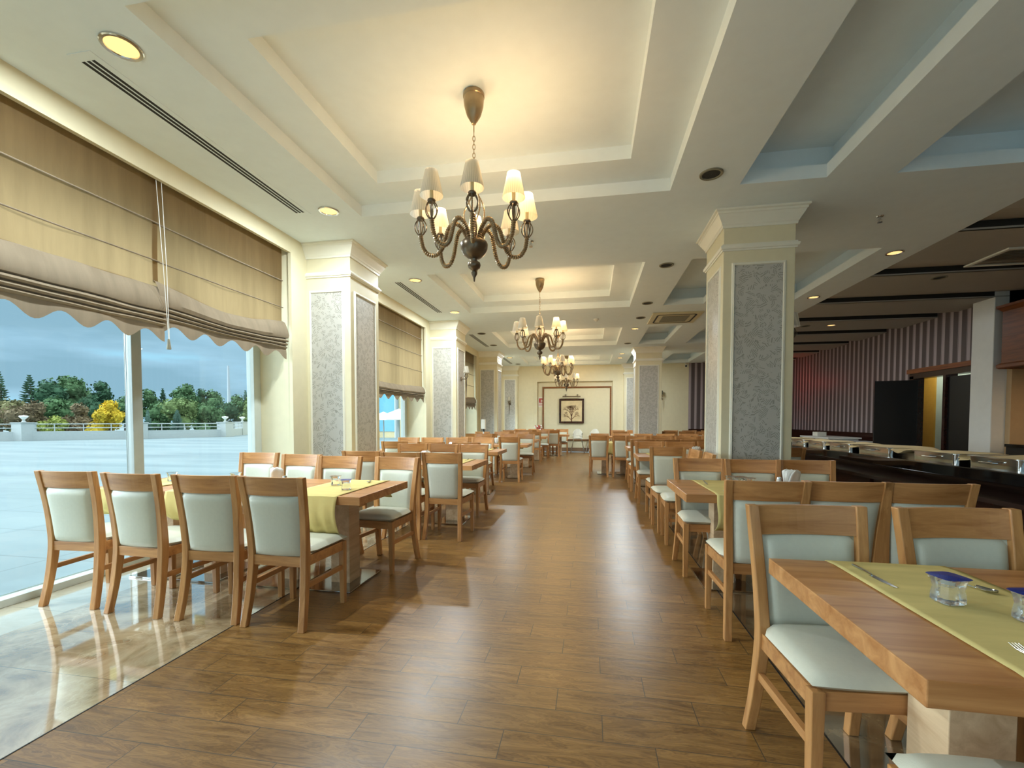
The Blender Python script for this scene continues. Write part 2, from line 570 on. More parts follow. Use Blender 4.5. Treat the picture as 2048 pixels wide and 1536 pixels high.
M['terr'] = mat_terrace()
M['parapet'] = plain('white_parapet_paint', col(176, 182, 180), 0.7, var=0.03)
M['leafm'] = {}
for k, c in (('dark', (66, 96, 72)), ('mid', (84, 112, 76)), ('light', (110, 128, 82)), ('olive', (116, 114, 78)), ('rust', (122, 108, 84)), ('yellow', (206, 178, 62)), ('blue', (96, 122, 108)), ('lime', (150, 158, 84))):  # distance haze is put into the greens, greyed and slightly bluish
    mm = plain('foliage_' + k, col(*c), 0.8, var=0.35, bscale=12, spec=0.1)
    M['leafm'][k] = mm
M['trunk'] = plain('bark', col(84, 68, 52), 0.9, var=0.2)


# ================================================================== mesh helpers
class MB:
    def __init__(s):
        s.v = []
        s.f = []
        s.mi = []
        s.cur = 0

    def add(s, vs, fs):
        o = len(s.v)
        s.v += [tuple(a) for a in vs]
        s.f += [tuple(i + o for i in f) for f in fs]
        s.mi += [s.cur] * len(fs)
        return s

    def box(s, x0, y0, z0, x1, y1, z1):
        x0, x1 = min(x0, x1), max(x0, x1)
        y0, y1 = min(y0, y1), max(y0, y1)
        z0, z1 = min(z0, z1), max(z0, z1)
        return s.add([(x0, y0, z0), (x1, y0, z0), (x1, y1, z0), (x0, y1, z0), (x0, y0, z1), (x1, y0, z1), (x1, y1, z1), (x0, y1, z1)],
                     [(0, 3, 2, 1), (4, 5, 6, 7), (0, 1, 5, 4), (1, 2, 6, 5), (2, 3, 7, 6), (3, 0, 4, 7)])

    def quad(s, a, b, c, d):
        return s.add([a, b, c, d], [(0, 1, 2, 3)])

    def grid(s, P, closed_u=False, closed_v=False):
        nu, nv = len(P), len(P[0])
        vs = [p for r_ in P for p in r_]
        fs = []
        for i in range(nu if closed_u else nu - 1):
            for j in range(nv if closed_v else nv - 1):
                a, b = i, (i + 1) % nu
                c, d = j, (j + 1) % nv
                fs.append((a * nv + c, b * nv + c, b * nv + d, a * nv + d))
        return s.add(vs, fs)

    def tube(s, pts, r, n=8, caps=True, squash=None):
        pts = [Vector(p) for p in pts]
        rs = r if isinstance(r, (list, tuple)) else [r] * len(pts)
        t0 = (pts[1] - pts[0]).normalized()
        up = Vector((0, 0, 1)) if abs(t0.z) < 0.9 else Vector((1, 0, 0))
        a = t0.cross(up).normalized()
        rows = []
        for i, p in enumerate(pts):
            t = (pts[min(i + 1, len(pts) - 1)] - pts[max(i - 1, 0)]).normalized()
            a = (a - t * a.dot(t)).normalized()
            b = t.cross(a)
            rows.append([tuple(p + (a * math.cos(2 * PI * k / n) + b * math.sin(2 * PI * k / n)) * rs[i]) for k in range(n)])
        o = len(s.v)
        s.grid(rows, closed_v=True)
        if caps:
            s.f.append(tuple(o + k for k in range(n))[::-1])
            s.f.append(tuple(o + (len(rows) - 1) * n + k for k in range(n)))
            s.mi += [s.cur, s.cur]
        return s

    def lathe(s, prof, c=(0, 0, 0), n=24, caps=True):
        rows = [[(c[0] + r * math.cos(2 * PI * k / n), c[1] + r * math.sin(2 * PI * k / n), c[2] + z) for k in range(n)] for r, z in prof]
        o = len(s.v)
        s.grid(rows, closed_v=True)
        if caps:
            s.f.append(tuple(o + k for k in range(n)))
            s.f.append(tuple(o + (len(rows) - 1) * n + k for k in range(n))[::-1])
            s.mi += [s.cur, s.cur]
        return s

    def rect_sweep(s, prof, x0, y0, x1, y1, cap=False):
        """profile (offset, z) swept round a rectangle with mitred corners"""
        rows = [[(x0 - o, y0 - o, z), (x1 + o, y0 - o, z), (x1 + o, y1 + o, z), (x0 - o, y1 + o, z)] for o, z in prof]
        return s.grid(rows, closed_v=True)

    def build(s, name, mat, parent=None, smooth=False, bevel=0, loc=None, sub=0):
        me = bpy.data.meshes.new(name)
        me.from_pydata(s.v, [], s.f)
        mats = mat if isinstance(mat, (list, tuple)) else [mat]
        for m_ in mats:
            me.materials.append(m_)
        if len(mats) > 1:
            for i, p_ in enumerate(me.polygons):
                p_.material_index = s.mi[i]
        me.validate()
        import bmesh
        b = bmesh.new()
        b.from_mesh(me)
        bmesh.ops.recalc_face_normals(b, faces=b.faces)
        if bevel:
            bmesh.ops.remove_doubles(b, verts=b.verts, dist=1e-5)
            es = [e for e in b.edges if len(e.link_faces) == 2 and e.calc_face_angle(0) > 0.6]
            bmesh.ops.bevel(b, geom=es, offset=bevel, segments=2, affect='EDGES', profile=0.5, clamp_overlap=True)
        b.to_mesh(me)
        b.free()
        if smooth:
            for p_ in me.polygons:
                p_.use_smooth = True
            try:
                me.set_sharp_from_angle(angle=R(40))
            except Exception:
                pass
        o = bpy.data.objects.new(name, me)
        COL.objects.link(o)
        if parent:
            o.parent = parent
        if loc:
            o.location = loc
        if sub:
            md = o.modifiers.new('sub', 'SUBSURF')
            md.levels = md.render_levels = sub
        return o


def tag(o, label=None, cat=None, group=None, kind=None):
    if label:
        o['label'] = label
    if cat:
        o['category'] = cat
    if group:
        o['group'] = group
    if kind:
        o['kind'] = kind
    return o


def empty(name, loc, rz=0.0):
    o = bpy.data.objects.new(name, None)
    COL.objects.link(o)
    o.empty_display_size = 0.1
    o.location = loc
    o.rotation_euler = (0, 0, rz)
    return o


def copy_tree(o, parent=None):
    c = o.copy()
    COL.objects.link(c)
    if parent:
        c.parent = parent
    for ch in list(o.children):
        copy_tree(ch, c)
    return c


def struct(mb, name, mat, label=None, **k):
    return tag(mb.build(name, mat, **k), label, None, None, 'structure')


ORD = ['first', 'second', 'third', 'fourth', 'fifth', 'sixth', 'seventh', 'eighth', 'ninth']
CZ = 3.5

# ================================================================== SETTING
FAR = 18.15
BACK = -3.2
WX = 7.35
# floors
struct(MB().box(-2.215, BACK, -0.12, 0.963, FAR, 0.0), 'floor', M['floor'], 'wood look tile floor of the aisle')
struct(MB().box(-3.5, BACK, -0.12, -2.215, FAR, 0.0), 'floor', M['marble'], 'polished brown marble strip beside the windows')
struct(MB().box(-4.15, BACK, -0.12, -3.5, FAR, 0.0), 'floor', M['creamtile'], 'cream marble strip along the window sill')
struct(MB().box(0.963, BACK, -0.12, 1.75, FAR, 0.0), 'floor', M['marbled'], 'dark marble strip under the right hand tables')
struct(MB().box(1.75, BACK, -0.12, 8.9, FAR, 0.0), 'floor', M['floor'], 'wood look tile floor near the buffet')
g = MB()
g.box(-2.2185, BACK, -0.01, -2.2115, FAR, 0.0015)
g.box(0.959, BACK, -0.01, 0.967, FAR, 0.0015)
struct(g, 'trim_floor_joint', M['black'])

BAY = 4.44


# ceiling with coffers: a plate with rectangular holes, each with stepped recess
def plate_with_holes(mb, x0, y0, x1, y1, z, holes, thick=0.02):
    xs = sorted({x0, x1, *[h[0] for h in holes], *[h[2] for h in holes]})
    ys = sorted({y0, y1, *[h[1] for h in holes], *[h[3] for h in holes]})
    xs = [x for x in xs if x0 <= x <= x1]
    ys = [y for y in ys if y0 <= y <= y1]
    for i in range(len(xs) - 1):
        for j in range(len(ys) - 1):
            cx, cy = (xs[i] + xs[i + 1]) / 2, (ys[j] + ys[j + 1]) / 2
            if any(h[0] < cx < h[2] and h[1] < cy < h[3] for h in holes):
                continue
            mb.quad((xs[i], ys[j], z), (xs[i], ys[j + 1], z), (xs[i + 1], ys[j + 1], z), (xs[i + 1], ys[j], z))


def walls4(mb, h, z0, z1):
    x0, y0, x1, y1 = h
    mb.quad((x0, y0, z0), (x1, y0, z0), (x1, y0, z1), (x0, y0, z1))
    mb.quad((x1, y0, z0), (x1, y1, z0), (x1, y1, z1), (x1, y0, z1))
    mb.quad((x1, y1, z0), (x0, y1, z0), (x0, y1, z1), (x1, y1, z1))
    mb.quad((x0, y1, z0), (x0, y0, z0), (x0, y0, z1), (x0, y1, z1))


ce = MB()
main_h, side_h = [], []
for k in range(-1, 4):
    b = k * BAY
    main_h.append((-2.45, b + 2.04, 0.745, b + 4.53 if k < 3 else 17.75))
    side_h.append((1.365, b + 2.04, 2.10, b + 4.53))
    side_h.append((2.68, b + 2.04, 3.67, b + 4.56))
side_h = [h for h in side_h if h[3] < 18]
plate_with_holes(ce, -4.15, BACK, 4.22, FAR, CZ, main_h + side_h)
for h in main_h:
    walls4(ce, h, CZ, CZ + 0.12)
    inn = (h[0] + 0.38, h[1] + 0.42, h[2] - 0.40, h[3] - 0.39)
    plate_with_holes(ce, h[0], h[1], h[2], h[3], CZ + 0.12, [inn])
    walls4(ce, inn, CZ + 0.12, CZ + 0.24)
    ce.quad((inn[0], inn[1], CZ + 0.24), (inn[0], inn[3], CZ + 0.24), (inn[2], inn[3], CZ + 0.24), (inn[2], inn[1], CZ + 0.24))
for h in side_h:
    walls4(ce, h, CZ, CZ + 0.12)
    e = 0.09
    H2 = (h[0] - e, h[1] - e, h[2] + e, h[3] + e)
    plate_with_holes(ce, H2[0], H2[1], H2[2], H2[3], CZ + 0.12, [h])
    walls4(ce, H2, CZ + 0.12, CZ + 0.32)
    ce.quad((H2[0], H2[1], CZ + 0.32), (H2[0], H2[3], CZ + 0.32), (H2[2], H2[3], CZ + 0.32), (H2[2], H2[1], CZ + 0.32))
ce.quad((4.22, BACK, CZ), (4.22, FAR, CZ), (4.22, FAR, CZ + 0.14), (4.22, BACK, CZ + 0.14))
ce.box(-4.15, BACK, 4.05, 8.9, FAR + 0.1, 4.1)
struct(ce, 'ceiling', M['ceiling'], 'white coffered ceiling with stepped recesses')

# stepped panels over the buffet side
sl = MB()
dk = MB()
steps = [11.07 + i * 1.67 for i in range(-9, 5)]
for i, ys in enumerate(steps):
    y0, y1, y2 = ys, ys + 1.13, ys + 1.67
    y1, y2 = min(y1, FAR), min(y2, FAR)
    if y0 > FAR or y2 < BACK:
        continue
    y0 = max(y0, BACK)
    za = CZ
    sl.quad((4.22, y0, za), (4.22, y1, za), (WX + 0.6, y1, za), (WX + 0.6, y0, za))
    if y2 > y1:
        zb = za + 0.10 * (y2 - y1) / 0.54
        sl.quad((4.22, y1, za), (4.22, y2, zb), (WX + 0.6, y2, zb), (WX + 0.6, y1, za))
    dk.box(4.22, y0 - 0.001, za + 0.02, WX if ys > 9.5 else 7.12, y0 + 0.03, za + 0.12)
    sl.box(4.22, y0 - 0.002, za, WX + 0.6, y0 + 0.03, za + 0.022)
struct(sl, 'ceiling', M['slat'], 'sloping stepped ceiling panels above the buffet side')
struct(dk, 'trim_ceiling_slots', M['slot'], 'dark slots between the stepped ceiling panels')

# left window wall: piers, lintel, pelmet
OPEN = [(-2.7, 0.43), (1.74, 4.87), (6.18, 9.31), (10.62, 13.75), (15.06, 17.75)]
wl = MB()
prev = BACK
for a, b in OPEN + [(FAR, FAR)]:
    if a > prev:
        wl.box(-4.15, prev, 0, -3.55, a, CZ)
    prev = b
for a, b in OPEN:
    wl.box(-4.15, a, 3.0, -3.90, b, CZ)
    wl.box(-3.59, a, 3.31, -3.55, b, CZ)
    # reveal moulding
    wl.box(-3.585, b - 0.02, 0, -3.545, b + 0.09, 3.34)
struct(wl, 'wall_left', M['wall'], 'cream window wall with piers')
# window units
for i, (a, b) in enumerate(OPEN):
    fr = empty('window_%d' % (i + 1), (-4.05, (a + b) / 2, 0))
    tag(fr, 'floor to lintel aluminium window, %s along the left wall' % ORD[i], None, None, 'structure')
    h = (b - a) / 2
    f = MB()
    f.box(-0.05, -h, 0, 0.06, h, 0.055)
    f.box(-0.05, -h, 3.0, 0.05, h, 3.06)
    f.box(-0.05, -h, 0.055, 0.05, -h + 0.05, 3.0)
    f.box(-0.05, h - 0.11, 0.055, 0.05, h, 3.0)
    f.build('window_frame', M['aluw'], fr, bevel=0.004)
    mm = 3.365 + (i - 1) * BAY - (a + b) / 2
    f = MB()
    f.box(-0.03, mm - 0.045, 0.055, 0.035, mm + 0.045, 3.0)
    f.box(-0.05, mm - 0.045, 0.055, -0.03, mm + 0.02, 3.0)
    f.build('mullion', M['alu'], fr, bevel=0.004)
    for s0, s1 in ((-h + 0.05, mm - 0.035), (mm + 0.035, h - 0.11)):
        MB().box(-0.004, s0, 0.055, 0.004, s1, 3.0).build('glass_pane', M['glass'], fr)

# far wall with a shallow niche
wf = MB()
nx0, nx1, nz = -2.14, 0.88, 2.86
wf.box(-4.15, FAR, 0, nx0, FAR + 0.3, CZ)
wf.box(nx1, FAR, 0, 3.75, FAR + 0.3, CZ)
wf.box(nx0, FAR, nz, nx1, FAR + 0.3, CZ)
wf.box(nx0, FAR + 0.16, 0, nx1, FAR + 0.3, nz)
wf.box(nx1 + 0.001, FAR - 0.02, 0, nx1 + 0.14, FAR - 0.001, nz)
wf.box(nx0 - 0.14, FAR - 0.02, nz + 0.001, nx1 + 0.14, FAR - 0.001, nz + 0.14)
wf.box(nx0 - 0.14, FAR - 0.02, 0, nx0 - 0.001, FAR - 0.001, nz)
struct(wf, 'wall_far', M['wall'], 'cream end wall with a shallow niche')
struct(MB().box(3.75, FAR, 0, 8.9, FAR + 0.3, CZ + 0.2), 'wall_far', M['stripex'], 'purple striped end wall beyond the buffet')
# right striped wall (door opening y 9.9..11.8)
DY0, DY1 = 9.75, 11.7
wr = MB()
wr.box(WX, DY1, 0, WX + 0.15, FAR, 3.75)
wr.box(WX, 9.3, 2.42, WX + 0.15, DY1, 3.75)
struct(wr, 'wall_right', M['stripe'], 'purple striped wall behind the buffet')
wt = MB()
wt.box(7.9, BACK, 0, 8.0, 9.3, 4.1)
wt.box(WX, 9.3, 0, 8.0, 9.4, 4.1)
struct(wt, 'wall_right', M['taupe_wall'], 'tan wall of the serving recess')
# dado panelling
da = MB()
da.box(WX - 0.03, DY1 + 0.12, 0, WX, FAR, 0.955)
for z in (0.30, 0.50, 0.70, 0.93):
    da.box(WX - 0.045, DY1 + 0.12, z, WX - 0.03, FAR, z + 0.03)
da.box(3.76, FAR - 0.03, 0, WX, FAR, 0.955)
struct(da, 'trim_dado', M['dkwood'], 'dark wooden dado under the striped wallpaper')
# rear wall behind the camera; its glazing is added to let in fill daylight
wb = MB()
wb.box(-4.15, BACK - 0.2, 0, -3.4, BACK, 4.1)
wb.box(8.0, BACK - 0.2, 0, 8.9, BACK, 4.1)
wb.box(-4.15, BACK - 0.2, 3.05, 8.9, BACK, 4.1)
wb.box(0.6, BACK - 0.2, 0, 1.0, BACK, 3.05)
wb.box(4.6, BACK - 0.2, 0, 8.0, BACK, 3.05)
struct(wb, 'wall_back', M['wall'], 'wall behind the camera with openings added for fill daylight')
for i, (a, b) in enumerate(((-3.4, 0.6), (1.0, 4.6))):
    struct(MB().box(a, BACK - 0.11, 0.0, b, BACK - 0.10, 3.05), 'window_%d' % (i + 6), M['glass'], 'added unseen window behind the camera, lets in fill daylight')
# baseboards
struct(MB().box(nx0, FAR + 0.13, 0, nx1, FAR + 0.16, 0.17), 'baseboard_far', plain('brown_stone', col(128, 100, 74), 0.4))

# doors in the striped wall
d = empty('door_1', (WX, (DY0 + DY1) / 2, 0))
tag(d, 'dark wooden double door frame in the striped wall', None, None, 'structure')
f = MB()
f.box(-0.06, 0.92, 0, 0.16, 1.05, 2.30)
f.box(-0.06, -1.3, 2.24, 0.16, 1.05, 2.42)
f.box(-0.06, -0.02, 0, 0.16, 0.05, 2.24)
f.build('door_frame', M['dkwood'], d)
f = MB().box(-0.09, -1.3, 2.36, -0.03, 1.1, 2.46)
f.build('door_cornice', M['redwood'], d)


def door_leaf(name_loc, rz, label, n):
    o = empty('door_%d' % n, name_loc, rz)
    tag(o, label, None, None, 'structure')
    MB().box(0, 0, 0.02, 0.78, 0.045, 2.2).build('door_panel', M['dark'], o, bevel=0.004)
    k = MB().box(0.05, -0.006, 0.28, 0.74, 0.0, 0.92).build('kick_plate', M['steelb'], o)
    hb = MB().box(0.05, -0.05, 1.72, 0.075, -0.01, 1.86).build('handle', M['steel'], o)
    return o


door_leaf((WX - 0.08, 11.48, 0), PI - R(15), 'black door leaf standing open with a steel kick plate', 2)
l2 = door_leaf((WX + 0.06, 9.98, 0), R(92), 'second dark door leaf beside the white pillar', 3)
# room seen through the door
bk = MB()
bk.box(8.7, 8.5, 0, 8.8, 16.5, 3.5)
struct(bk, 'wall_back_room', M['pale_panel'], 'pale tiled wall seen through the open door')
struct(MB().box(8.66, 13.06, 0, 8.70, 16.5, 3.5), 'wall_back_room', M['yellow_panel'], 'ochre wall seen through the open door')
struct(MB().box(7.5, 9.4, 2.9, 8.9, 16.5, 2.95), 'ceiling_back_room', M['ceiling'])

# white pillar at the end of the striped wall
t = empty('pillar', (7.3, 9.6, 0))
tag(t, 'plain white square pillar beside the dark doors on the right', 'pillar')
MB().box(-0.17, -0.2, 0, 0.25, 0.27, 3.62).build('pillar_shaft', M['white'], t, bevel=0.01)


# ================================================================== COLUMNS
def crown(mb, x0, y0, x1, y1, z=CZ, out=0.10, h=0.155):
    prof = [(0.0, z - h - 0.02), (0.012, z - h - 0.02), (0.016, z - h + 0.005), (0.022, z - h + 0.012), (0.03, z - h + 0.03), (0.06, z - 0.075), (0.072, z - 0.05), (0.080, z - 0.045), (0.082, z - 0.025), (out, z - 0.018), (out, z)]
    mb.rect_sweep(prof, x0, y0, x1, y1)


def column(name, x0, y0, x1, y1, label, faces, zp=2.93):
    t = empty(name, ((x0 + x1) / 2, (y0 + y1) / 2, 0))
    tag(t, label, 'column', 'wallpapered columns')
    cx, cy = (x0 + x1) / 2, (y0 + y1) / 2
    a, b = (x1 - x0) / 2, (y1 - y0) / 2
    MB().box(-a, -b, 0, a, b, CZ).build('shaft', M['wall'], t, bevel=0.006)
    m = MB()
    crown(m, -a, -b, a, b)
    m.build('crown_moulding', M['trimw'], t)
    m = MB()
    m.rect_sweep([(0, 3.085), (0.012, 3.085), (0.014, 3.10), (0.026, 3.105), (0.032, 3.12), (0.032, 3.135), (0.018, 3.14), (0.014, 3.155), (0, 3.16)], -a, -b, a, b)
    m.build('neck_moulding', M['trimw'], t)
    m = MB()
    m.rect_sweep([(0, 0), (0.015, 0), (0.015, 0.10), (0.0, 0.115)], -a, -b, a, b)
    m.build('skirting', M['trimw'], t)
    for fc in faces:
        if fc in ('-y', '+y'):
            w = a - 0.115
            s = -1 if fc == '-y' else 1
            P = lambda u, z, o: (u, s * (b + o), z)
        else:
            w = b - 0.115
            s = -1 if fc == '-x' else 1
            P = lambda u, z, o: (s * (a + o), u, z)
        z0, z1 = 0.32, zp
        pf = [(0.0, 0.0), (0.003, 0.013), (0.009, 0.016), (0.014, 0.012), (0.022, 0.012), (0.026, 0.004), (0.032, 0.0)]
        m = MB()
        m.grid([[P(-w - o, z0 - o, e), P(w + o, z0 - o, e), P(w + o, z1 + o, e), P(-w - o, z1 + o, e)] for o, e in pf], closed_v=True)
        m.build('panel_frame', M['trimw'], t)
        m = MB()
        m.quad(P(-w, z0, 0.003), P(w, z0, 0.003), P(w, z1, 0.003), P(-w, z1, 0.003))
        m.build('wallpaper_panel', M['paper_leaf'], t)
    return t


LN = ['nearest the camera', 'second from the camera', 'third from the camera']
for i in range(3):
    b = i * BAY
    column('column', -3.60, 5.15 + b, -2.95, 5.90 + b, 'cream window side column with grey leaf wallpaper panels, %s' % LN[i], ['-y', '+x'], 2.90)
column('column', 1.385, 5.09, 2.085, 5.79, 'big cream column with leaf wallpaper behind the right hand tables', ['-y', '-x', '+x'])
column('column', 1.36, 5.09 + 2 * BAY, 2.12, 5.79 + 2 * BAY, 'smaller looking cream column far down the right side of the aisle', ['-y', '-x', '+x'])
column('pilaster', -3.56, FAR - 0.22, -2.92, FAR + 0.02, 'wallpapered pilaster with a sconce at the left of the end wall', ['-y'])
column('pilaster', 1.30, FAR - 0.22, 2.0, FAR + 0.02, 'pilaster on the end wall half hidden by the far column', ['-y'])


# ================================================================== CEILING FITTINGS
def lamp(name, kind, loc, energy, color, size=0.1, rot=None, parent=None, spread=None):
    d_ = bpy.data.lights.new(name, kind)
    d_.energy = energy
    d_.color = color
    if kind == 'AREA':
        d_.shape = 'DISK'
        d_.size = size
        if spread:
            d_.spread = spread
    else:
        d_.shadow_soft_size = size
    o = bpy.data.objects.new(name, d_)
    COL.objects.link(o)
    o.location = loc
    if rot:
        o.rotation_euler = rot
    if parent:
        o.parent = parent
    return o


def downlight(x, y, r, lit, label, z=CZ, energy=54):
    t = empty('ceiling_downlight', (x, y, z))
    tag(t, label, 'ceiling light', 'round recessed downlights')
    m = MB()
    m.lathe([(r, 0.0), (r, -0.008), (r - 0.006, -0.013), (r - 0.022, -0.010), (r - 0.024, -0.004)], n=28, caps=False)
    m.build('rim', M['steel'] if lit else M['grille'], t, smooth=True)
    m = MB()
    m.lathe([(0.001, -0.004), (r - 0.022, -0.004)], n=28, caps=False)
    m.build('diffuser', M['glow'] if lit else M['slot'], t)
    if lit:
        lamp('downlight_lamp', 'AREA', (0, 0, -0.02), energy, (0.84, 0.95, 1.0), 0.12, parent=t)


dl = [(-2.73, 2.25, 1), (-2.72, 4.34, 1), (-2.72, 6.69, 1), (-2.73, 8.79, 1), (-2.73, 11.07, 0), (-2.81, 12.85, 0), (-2.8, 15.5, 1), (-2.8, 17.3, 0)]
for i, (x, y, l) in enumerate(dl):
    downlight(x, y, 0.105, l, '%s round downlight above the windows, %s from the camera' % ('glowing' if l else 'dark', ORD[i]))
dr = [(1.055, 4.29, 0), (1.057, 6.66, 0), (1.05, 8.74, 0), (1.06, 9.95, 0), (1.05, 11.11, 1), (1.05, 13.2, 0), (1.03, 15.2, 1), (1.03, 16.2, 1)]
for i, (x, y, l) in enumerate(dr):
    downlight(x, y, 0.10, l, '%s round downlight right of the chandeliers, %s from the camera' % ('glowing' if l else 'dark', ORD[i]))
br = [(3.93, 6.69, 1, 'nearest glowing downlight at the edge of the stepped ceiling'), (3.93, 8.84, 1, 'second glowing downlight at the edge of the stepped ceiling'), (5.5, 11.5, 1, 'glowing downlight deep in the stepped ceiling'), (5.3, 7.97, 0, 'larger dark downlight in the stepped ceiling'), (4.95, 11.5, 0, 'small dark downlight beside the deep glowing one')]
for x, y, l, lb in br:
    downlight(x, y, 0.10, l, lb, CZ, 12)

# slot diffusers
for i, (y0, y1) in enumerate(((2.24, 4.37), (6.68, 8.81), (11.08, 13.1), (15.2, 17.2))):
    t = empty('slot_vent', (-3.03, (y0 + y1) / 2, CZ))
    tag(t, 'long slotted air vent above the windows, %s from the camera' % ORD[i], 'air vent', 'slotted air vents')
    h = (y1 - y0) / 2
    m = MB()
    m.box(-0.085, -h, -0.004, 0.085, h, 0.0)
    m.build('vent_frame', M['ceiling'], t)
    m = MB()
    for k in range(3):
        x = -0.045 + k * 0.037
        m.box(x - 0.011, -h + 0.06, -0.0055, x + 0.011, h - 0.05, -0.003)
    m.build('slots', M['black'], t)

# cassette air conditioner
t = empty('air_conditioner', (1.76, 10.05, CZ))
tag(t, 'square cassette air conditioner with a grey grille in the ceiling', 'air conditioner')
MB().box(-0.5, -0.5, -0.03, 0.5, 0.5, 0).build('panel', plain('ac_panel', col(206, 196, 158), 0.5), t, bevel=0.01)
m = MB()


def rring(mb, a, b, w, z0, z1, rc=0.08, n=6):
    def loop(aa, bb, r_):
        P = []
        for q, (sx_, sy_) in enumerate(((1, 1), (-1, 1), (-1, -1), (1, -1))):
            for k in range(n + 1):
                th = q * PI / 2 + k / n * PI / 2
                P.append((sx_ * (aa - r_) + r_ * math.cos(th), sy_ * (bb - r_) + r_ * math.sin(th)))
        return P
    o_ = loop(a, b, rc)
    i_ = loop(a - w, b - w, rc - w * 0.6)
    mb.grid([[(x, y, z1) for x, y in o_], [(x, y, z0) for x, y in o_], [(x, y, z0) for x, y in i_], [(x, y, z1) for x, y in i_]], closed_v=True)


rring(m, 0.40, 0.40, 0.035, -0.034, -0.03)
m.build('air_slot', M['black'], t)
MB().box(-0.27, -0.27, -0.04, 0.27, 0.27, -0.03).build('grille', M['grille'], t)

# grille at the far right of the ceiling
t = empty('ceiling_grille', (5.75, 7.1, CZ))
tag(t, 'white framed louvred ceiling grille at the right edge', 'air vent')
m = MB()
m.box(-0.5, -0.35, -0.02, 0.7, -0.30, 0)
m.box(-0.5, 0.30, -0.02, 0.7, 0.35, 0)
m.box(-0.5, -0.30, -0.02, -0.45, 0.30, 0)
m.box(0.65, -0.30, -0.02, 0.7, 0.30, 0)
m.build('grille_frame', M['trimw'], t)
m = MB()
for k in range(9):
    y = -0.27 + k * 0.065
    m.add([(-0.45, y, -0.018), (0.65, y, -0.018), (0.65, y + 0.04, -0.002), (-0.45, y + 0.04, -0.002)], [(0, 1, 2, 3)])
m.build('louvres', M['grille'], t)

# sprinklers, detector, camera
for x, y, lb in ((3.07, 5.48, 'ceiling sprinkler head right of the big column'), (-0.73, 5.5, 'ceiling sprinkler head just behind the first chandelier')):
    t = empty('sprinkler', (x, y, CZ))
    tag(t, lb, 'sprinkler')
    MB().lathe([(0.001, 0), (0.035, 0), (0.03, -0.01), (0.012, -0.014), (0.010, -0.05), (0.001, -0.05)], n=14).build('sprinkler_body', M['steel'], t, smooth=True)
    m = MB()
    m.tube([(-0.018, 0, -0.03), (-0.02, 0, -0.05), (0, 0, -0.065)], 0.003, 6)
    m.tube([(0.018, 0, -0.03), (0.02, 0, -0.05), (0, 0, -0.065)], 0.003, 6)
    m.lathe([(0.001, -0.066), (0.024, -0.066), (0.024, -0.069), (0.001, -0.069)], n=12)
    m.build('deflector', M['steel'], t)
t = empty('smoke_detector', (0.12, 9.92, CZ))
tag(t, 'small white smoke detector on the ceiling between coffers', 'smoke detector')
MB().lathe([(0.001, 0), (0.055, 0), (0.055, -0.02), (0.042, -0.035), (0.028, -0.04), (0.022, -0.055), (0.001, -0.058)], n=20).build('housing', M['plastic'], t, smooth=True)
t = empty('security_camera', (3.6, 17.9, 3.38))
tag(t, 'small white security camera high in the far corner', 'camera')
MB().tube([(0, 0.2, 0.1), (0, 0.1, 0.06), (0, 0.04, 0.0)], 0.02, 8).build('bracket', M['plastic'], t, smooth=True)
MB().tube([(0.03, 0.06, 0.02), (-0.02, -0.08, -0.03)], 0.05, 14).build('camera_body', M['plastic'], t, smooth=True)
MB().tube([(-0.02, -0.08, -0.03), (-0.024, -0.09, -0.034)], 0.038, 14).build('lens', M['black'], t)


# ================================================================== CHANDELIERS
def arm_path():
    """S-shaped arm in the local x-z plane from the bowl outwards"""
    ctrl = [(0.05, -1.085), (0.075, -1.02), (0.13, -0.965), (0.185, -0.99), (0.215, -1.07), (0.24, -1.15), (0.285, -1.20), (0.345, -1.195), (0.385, -1.14), (0.40, -1.06)]
    out = []
    n = len(ctrl)
    for i in range(n - 1):
        p0, p1, p2, p3 = ctrl[max(i - 1, 0)], ctrl[i], ctrl[i + 1], ctrl[min(i + 2, n - 1)]
        for k in range(4):
            t_ = k / 4
            out.append(tuple(0.5 * ((2 * p1[j]) + (-p0[j] + p2[j]) * t_ + (2 * p0[j] - 5 * p1[j] + 4 * p2[j] - p3[j]) * t_ ** 2 + (-p0[j] + 3 * p1[j] - 3 * p2[j] + p3[j]) * t_ ** 3) for j in (0, 1)))
    out.append(ctrl[-1])
    return out


AP = arm_path()


def bead_profile_tube(mb, pts, r, n=7, beads=True):
    # rope-like: many little bulges
    P = []
    rs = []
    L_ = 0
    for i in range(len(pts) - 1):
        a, b_ = Vector(pts[i]), Vector(pts[i + 1])
        m_ = max(2, int((b_ - a).length / 0.006))
        for k in range(m_):
            P.append(tuple(a.lerp(b_, k / m_)))
            rs.append(r * (1.0 + (0.16 if len(rs) % 2 else -0.16)))
    P.append(pts[-1])
    rs.append(r)
    mb.tube(P, rs, n)


_mesh_cache = {}


